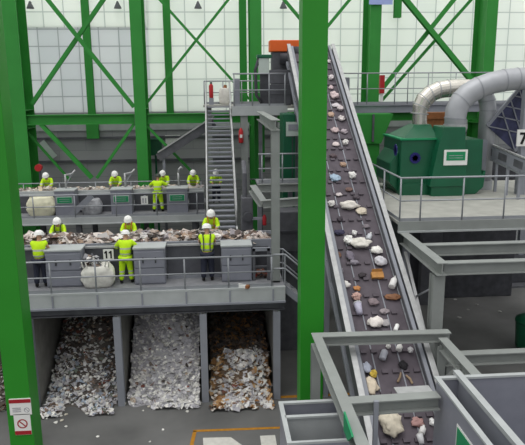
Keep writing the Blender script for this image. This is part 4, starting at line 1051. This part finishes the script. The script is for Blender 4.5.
for k_ in range(n): m.bar((q.x, UY-.02, q.z), (q.x+math.cos(2*PI*k_/n)*.23, UY-.02, q.z+math.sin(2*PI*k_/n)*.23), .11, .03, up=(0, 1, 0))
obj('blue_emblem', m, 'blue', t)
q = at(395.5, 150, X=A.x-.36); m = MB()
for k_ in range(n): m.bar((A.x-.36, q.y, q.z), (A.x-.36, q.y+math.cos(2*PI*k_/n)*.23, q.z+math.sin(2*PI*k_/n)*.23), .11, .03, up=(1, 0, 0))
obj('blue_emblem', m, 'blue', t)
obj('base_skirt', MB().box(A.x+.1, B.x-.05, UY-.08, UY, FP, FP+.5), 'machine', t)
HY = UY-.5
B2 = u1(479.5, 196, UY-.15)
A2, N0, N1, S = u1(428, 196, HY), u1(444.5, 127, HY), u1(466, 127, HY), u1(438, 147, HY)
t = thing('filter_unit', 'right green filter unit with a white and green label and a wide grey duct', 'machine', ((A2.x+B2.x)/2+.3, UY+.6, FP))
obj('housing', MB().prism([(B.x+.06, FP), (B.x+.06, zt), (B2.x, zt), (B2.x+.03, zt-1.5), (B2.x+.2, FP+1.0), (B2.x+.15, FP+.3), (B2.x-.2, FP)], 'y', UY-.15, UY+2.3), 'machine', t, bevel=.03)
obj('front_hood', MB().prism([(A2.x+.05, FP+.4), (S.x, zt-.35), (N0.x, N0.z), (N1.x, N1.z), (N1.x+.05, zt-.4), (N1.x+.2, FP+.4)], 'y', HY, UY+.8), 'machine', t, bevel=.03)
obj('hood_skirt', MB().box(A2.x+.15, N1.x+.15, HY+.06, UY-.1, FP, FP+.42), 'machine', t)
ly = HY-.06
l0, l1 = at(444.5, 150, Y=ly), at(467, 165, Y=ly)
lb = obj('label_board', MB().box(l0.x, l1.x, ly, ly+.05, l1.z, l0.z), 'sign_white', t)
obj('label_face', MB().box(l0.x+.1, l1.x-.1, ly-.015, ly, l1.z+.2, l0.z-.08), 'sign_green', lb)
for k_ in range(2): obj('label_lettering', MB().box(l0.x+.2, l1.x-.2, ly-.022, ly-.015, l1.z+.29+k_*.1, l1.z+.31+k_*.1), 'bag_clear', lb)
# ducts
def rings(pts, ks, rr, m, t):
    for k in ks:
        a, b = Vector(pts[k]), Vector(pts[k+1]); q = (b-a).normalized(); obj('seam_ring', MB().tube([a, a+q*.045], rr, 22), m, t)
def px_path(L, y): return [tuple(at(u, v, Y=y)) for u, v in L]
pts = px_path([(419.5, 125), (419.5, 114), (420.5, 107), (424, 100), (430, 94), (438, 90), (447, 88.5), (457, 88), (470, 88)], UY+1.2)
t = thing('ventilation_duct', 'shiny silver duct bending over from the left green filter unit', 'duct', pts[0])
obj('pipe', MB().tube(pts, [.31, .31, .34]+[.37]*6, 20), 'duct', t)
rings(pts, (1, 2, 3, 4, 5, 6), .382, 'galv', t)
p2 = px_path([(470, 88), (478, 89), (484, 93), (487, 100), (488, 110)], UY+1.2); p2.append((p2[-1][0], UY+1.2, FP+.3))
obj('down_pipe', MB().tube(p2, .35, 20), 'duct_matt', t, smooth=True)
obj('foot', MB().lathe([(.4, 0), (.4, .4)], (p2[-1][0], UY+1.2, FP), 16), 'duct_matt', t)
rings(p2, (1, 3, 4), .365, 'rail', t)
y2 = UY+.1; r2 = .45
pts = px_path([(455.2, 128), (455.2, 119), (456.5, 110), (461, 101), (468.5, 93.5), (478, 88), (490, 83.5), (503, 80.5), (516, 79), (530, 78.5), (640, 76)], y2)
t = thing('ventilation_duct', 'wide matt grey duct curving right from the right green filter unit', 'duct', pts[0])
obj('pipe', MB().tube(pts, [r2*.97]*2+[r2]*9, 24), 'duct_matt', t, smooth=True)
rings(pts, (1, 3, 5, 7, 8), r2*1.03, 'rail', t)
obj('collar', MB().lathe([(r2*1.08, -.04), (r2*1.08, .16)], pts[0], 20), 'galv', t)

# covered sloping conveyor at the far right with lattice side
a, b = at(487, 126, Y=26.0), at(549, 54, Y=26.0)
t = thing('covered_conveyor', 'sloping covered conveyor with diamond lattice and blue panels at the right edge', 'conveyor', (a.x, 26, FP))
dv = (b-a).normalized(); nv = Vector((-dv.z, 0, dv.x))
obj('cover_panel', MB().bar(a-nv*.85, b-nv*.85, 1.7, .06, up=(0, 1, 0)), 'bluepanel', t)
L = (b-a).length; m = MB()
m.bar(a, b, .12, .14, up=(0, 1, 0)); m.bar(a-nv*1.7, b-nv*1.7, .12, .14, up=(0, 1, 0))
k = 0
while k*.55 < L:
    q = a+dv*k*.55
    for sgn in (0, 1):
        p0 = q-nv*(0 if sgn else 1.7); p1 = q+dv*.9-nv*(1.7 if sgn else 0); m.bar(p0+Vector((0, -.05, 0)), p1+Vector((0, -.05, 0)), .05, .05, up=(0, 1, 0))
    k += 1
obj('lattice', m, 'grey', t)
obj('leg', MB().box(a.x+1.9, a.x+2.1, 25.95, 26.1, FP, a.z), 'grey', t); obj('leg', MB().box(a.x-.1, a.x+.1, 26.05, 26.2, FP, a.z-.6), 'grey', t)
p = at(523.5, 140, Y=24.6)
t = thing('sign_post', 'grey post carrying the number 7 plate at the right edge', 'post', (p.x+.1, 24.8, FP))
obj('post', MB().box(p.x-.02, p.x+.3, 24.7, 25.0, FP, at(523, 90, Y=24.7).z), 'grey', t)
p = at(522.5, 138, Y=24.6)
t = thing('number_sign', 'white number plate reading 7 at the right edge', 'sign', (p.x, 24.6, p.z-.35))
obj('plate', MB().box(p.x-.21, p.x+.35, 24.62, 24.69, p.z-.34, p.z+.34), 'sign_white', t)
obj('digit', MB().bar((p.x-.11, 24.61, p.z+.18), (p.x+.17, 24.61, p.z+.18), .09, .02, up=(0, 1, 0)).bar((p.x+.13, 24.61, p.z+.16), (p.x-.03, 24.61, p.z-.25), .1, .02, up=(0, 1, 0)), 'ink', t)
# side trough with panels + far rails
t = thing('side_trough', 'grey panelled trough running back along the right of the filter platform', 'conveyor', (11, 24, FP))
a, b = at(482, 148, Y=27), at(527, 168, Y=23.2)
obj('panel', MB().bar(a, b, .06, .55), 'grey', t); obj('rail', MB().bar(a+Vector((0, -.05, .33)), b+Vector((0, -.05, .33)), .1, .06), 'galv', t)
obj('rail', MB().bar(a+Vector((0, -.05, -.33)), b+Vector((0, -.05, -.33)), .1, .06), 'rail', t)
for k in range(4):
    q = a.lerp(b, (k+.5)/4); obj('post', MB().box(q.x-.05, q.x+.05, q.y-.05, q.y+.05, FP, q.z-.2), 'grey', t)
for k in range(3):
    q0 = a.lerp(b, (k+.2)/3); q1 = a.lerp(b, (k+.75)/3); obj('window', MB().bar(q0+Vector((-.02, -.05, 0)), q1+Vector((-.02, -.05, 0)), .03, .3), 'dark', t)
# dark processing block behind platform
tag(obj('machine_block', MB().box(9.5, 15.5, 29.9, 32, FZ, 7.4).box(10.2, 12, 29.7, 29.9, 5, 7).box(12.6, 14.6, 29.6, 29.9, 5.2, 6.9), 'darker', bevel=.04), 'dark machine block behind the filter platform at right', 'machine')

# rear catwalk on the right
RZ = at(380, 104, Y=33).z
t = thing('catwalk', 'rear grey catwalk crossing the tall green column right of the belt head', 'platform', (9, 33.3, FZ))
obj('deck_plate', MB().box(6.6, 18, 32.9, 34.4, RZ-.12, RZ), 'grate', t)
obj('edge_beam', MB().ibeam((6.6, 32.85, RZ-.25), (18, 32.85, RZ-.25), .4, .2), 'grey', t)
for x in (7.0, 11.5, 17.5): obj('leg', MB().ibeam((x, 33.2, FZ), (x, 33.2, RZ-.1), .3, .3, up=(0, 1, 0)), 'grey', t)
railing('guard_rail', 'guard rail of the rear catwalk right of the belt head', [(6.7, 32.95, RZ), (17.5, 32.95, RZ)], [(6.7, 32.95, RZ), (7.7, 32.95, RZ), (8.2, 32.95, RZ), (9.7, 32.95, RZ), (10.4, 32.95, RZ), (11.5, 32.95, RZ), (13, 32.95, RZ), (15, 32.95, RZ), (17, 32.95, RZ)], h=1.6, mids=(.5,), r=.028)
p = at(382, 82, Y=33.3)
t = thing('fire_extinguisher', 'dark red extinguisher box on the rear catwalk beside the tall green column', 'extinguisher', (p.x, 33.3, RZ))
obj('box', MB().box(p.x-.12, p.x+.12, 33.2, 33.45, RZ+.55, RZ+1.5), 'red', t); obj('stand', MB().box(p.x-.08, p.x+.08, 33.25, 33.4, RZ, RZ+.55), 'sign_white', t)
t = thing('grey_gearbox', 'grey gearbox casing right of the belt head on the rear catwalk', 'machine', (6.9, 33.4, RZ))
obj('casing', MB().box(6.65, 7.3, 33.1, 33.9, RZ, RZ+1.4), 'cabinet', t, bevel=.04); obj('shaft_cover', MB().tube([(6.95, 33.1, RZ+.8), (6.95, 32.98, RZ+.8)], .2, 12), 'dark', t)
# below the rear catwalk: green fan shapes, tan crate
for i, (px, py, w, h) in enumerate(((372, 128, 1.6, 2.0),)):
    p = at(px, py, Y=31.5)
    t = thing('green_hopper', 'green funnel machine under the rear catwalk behind the belt', 'machine', (p.x, 32, FZ))
    obj('funnel', MB().prism([(p.x-.9, p.z+.7), (p.x+1.1, p.z+.7), (p.x+.5, p.z-.8), (p.x-.4, p.z-.8)], 'y', 31.5, 32.6), 'green_hazed', t)
    obj('throat', MB().box(p.x-.35, p.x+.45, 31.6, 32.5, FZ, p.z-.8), 'green_hazed', t)
    obj('rib', MB().box(p.x+.0, p.x+.1, 31.42, 31.5, p.z-.7, p.z+.7), 'dark', t)
p = at(435, 121, Y=29)
t = thing('rusty_crate', 'rust-coloured crate seen between the two duct bends', 'crate', (p.x, 29, p.z-.3))
obj('crate_body', MB().box(p.x-.4, p.x+.8, 28.9, 29.5, p.z-.35, p.z+.4), 'tan', t); obj('slat', MB().box(p.x-.45, p.x+.85, 28.85, 28.9, p.z+.1, p.z+.2), 'tan', t)
obj('stand', MB().box(p.x-.3, p.x+.7, 29.0, 29.4, FZ, p.z-.35), 'dark', t)
p = at(383, 2, Y=34.8)
t = thing('overhead_board', 'pale blue board fixed high on the tall column right of the belt head', 'board', (p.x, 34.9, p.z-.2))
obj('board', MB().box(p.x-.75, p.x+.55, 34.85, 34.9, p.z-.12, p.z+.8), mat('pale_blue', '#a9b8ea', .5, var=.05), t)
obj('bracket', MB().box(p.x-.5, p.x-.4, 34.9, 35.0, p.z, p.z+.3), 'grey', t)

# ------------------------------------------------------------------ floor things
def fl(px, py): return at(px, py, Z=FZ)
def line_mb(pts, w):
    m = MB()
    for a, b in zip(pts, pts[1:]): m.bar(Vector(a)+Vector((0, 0, .004)), Vector(b)+Vector((0, 0, .004)), w, .008)
    return m
c0, c1, c2 = fl(195, 431), fl(280, 428), fl(187, 450)
struct('trim_4', line_mb([c0+Vector((-.06, 0, 0)), c1+Vector((.6, 0, 0))], .12), 'yellow_line')
struct('trim_5', line_mb([c0, c2+Vector((0, -1, 0))], .12), 'yellow_line')
c = fl(283, 397); struct('trim_6', line_mb([c+Vector((-.2, 0, 0)), c+Vector((2.6, 0, 0))], .16), 'yellow_line')
a, b = fl(203, 438), fl(237, 437)
tag(obj('floor_marking', MB().prism([(a.x, a.y), (b.x-.2, b.y), (b.x+.15, b.y-.5), (b.x+.3, b.y-1.3), (a.x+.05, a.y-1.3)], 'z', FZ, FZ+.008), 'white_line'), 'white painted floor patch inside the orange line, left one', 'floor marking')
a, b = fl(260, 436), fl(275, 435)
tag(obj('floor_marking', MB().box(a.x, b.x, a.y-1.3, a.y, FZ, FZ+.008), 'white_line'), 'white painted floor patch inside the orange line, right one', 'floor marking')
sp = [(150, 376), (41, 417), (47, 419), (56, 423), (62, 421), (53, 414), (61, 416), (66, 415), (87, 414), (97, 414), (66, 427), (98, 437), (143, 411), (149, 407), (157, 406), (165, 407), (187, 412), (163, 430), (150, 442), (186, 402), (118, 400), (125, 404)]
rnd = random.Random(5)
for i, (px, py) in enumerate(sp):
    if i == 0: continue
    q = fl(px, py); m = MB(); s = rnd.uniform(.05, .1)
    m.cc = srgb(rnd.choice(['#d8d6d0', '#e6e4de', '#c8c2b4']))
    lump(m, Vector((q.x, q.y, FZ+s*.3)), s, rnd, m.cc, .35)
    tag(obj('paper_scrap', m, 'debris'), 'small pale paper scrap lying on the dark floor in front of the bunkers', 'paper scrap', 'paper scraps on the floor')
for i, (px, py) in enumerate([(455, 300), (477, 305), (459, 318), (441, 280), (468, 310), (500, 312)]):
    q = fl(px, py); m = MB(); s = rnd.uniform(.08, .14); m.cc = srgb('#a9a8a4'); lump(m, Vector((q.x, q.y, FZ+s*.3)), s, rnd, m.cc, .35)
    tag(obj('paper_scrap', m, 'debris'), 'pale scrap on the dark floor under the filter platform', 'paper scrap', 'scraps under the filter platform')
# low trestle and machines on the floor at right
a = fl(462, 284)
t = thing('trestle', 'small dark trestle on the floor below the heavy beam frame', 'trestle', (a.x+.5, a.y, FZ))
s = 1/ (F/ (a-Vector((0, 0, H))).length)
for x in (a.x, a.x+13*s): obj('leg', MB().box(x-.08, x+.08, a.y-.08, a.y+.08, FZ, FZ+.75), 'darker', t)
obj('top_bar', MB().box(a.x-.1, a.x+14*s, a.y-.1, a.y+.1, FZ+.75, FZ+.85), 'darker', t)
obj('brace', MB().bar((a.x, a.y, FZ+.1), (a.x+13*s, a.y, FZ+.7), .07, .07), 'darker', t)
a = fl(522, 352)
t = thing('green_bin', 'dark green rounded bin at the right edge behind the large hopper', 'bin', (a.x+.5, a.y+.3, FZ))
obj('bin_body', MB().lathe([(.62, 0), (.7, .2), (.75, 1.1), (.72, 1.2)], (a.x+.6, a.y+.3, FZ), 20), 'machine', t, smooth=True)
obj('lid', MB().lathe([(.78, 1.2), (.76, 1.3), (.5, 1.45), (.1, 1.5)], (a.x+.6, a.y+.3, FZ), 20), 'machine', t, smooth=True)
a = fl(497, 285)
t = thing('scrap_machine', 'low dark machine on the floor under the filter platform', 'machine', (a.x, a.y+.5, FZ))
obj('housing', MB().box(a.x-.6, a.x+2.6, a.y, a.y+1.6, FZ+.1, FZ+1.3), 'darker', t, bevel=.05)
obj('drum', MB().tube([(a.x-.3, a.y-.1, FZ+.7), (a.x-.3, a.y-.5, FZ+.7)], .5, 16), 'dark', t); obj('skid', MB().box(a.x-.8, a.x+2.8, a.y-.6, a.y+1.7, FZ, FZ+.1), 'dark', t)

# ------------------------------------------------------------------ light: daylight through the cladding and roof lights
w = bpy.data.worlds.new('hall_daylight'); bpy.context.scene.world = w; w.use_nodes = True
nt = w.node_tree; bg = nt.nodes['Background']
tc = nt.nodes.new('ShaderNodeTexCoord'); sp_ = nt.nodes.new('ShaderNodeSeparateXYZ'); nt.links.new(tc.outputs['Generated'], sp_.inputs[0])
r = nt.nodes.new('ShaderNodeValToRGB'); nt.links.new(sp_.outputs['Z'], r.inputs[0])
r.color_ramp.elements[0].position = 0; r.color_ramp.elements[0].color = (.42, .43, .45, 1)
r.color_ramp.elements[1].position = .75; r.color_ramp.elements[1].color = (1.1, 1.1, 1.1, 1)
nt.links.new(r.outputs[0], bg.inputs[0]); bg.inputs[1].default_value = 1.0
sl = bpy.data.lights.new('daylight', 'SUN'); sl.energy = 1.0; sl.angle = math.radians(50); sl.color = (1, .99, .96)
so = bpy.data.objects.new('daylight', sl); C.objects.link(so); so.rotation_euler = (math.radians(10), math.radians(-10), 0); so.location = (0, 0, 25)
al = bpy.data.lights.new('daylight_outside', 'AREA'); al.shape = 'RECTANGLE'; al.size = 64; al.size_y = 14; al.energy = 3300; al.color = (1, 1, .97)
ao = bpy.data.objects.new('daylight_outside', al); C.objects.link(ao); ao.location = (2, 46, 15.5); ao.rotation_euler = (-PI/2, 0, 0)
vs_ = bpy.context.scene.view_settings
vs_.view_transform = 'Standard'; vs_.look = 'None'; vs_.gamma = 1; vs_.exposure = .06; vs_.use_curve_mapping = False
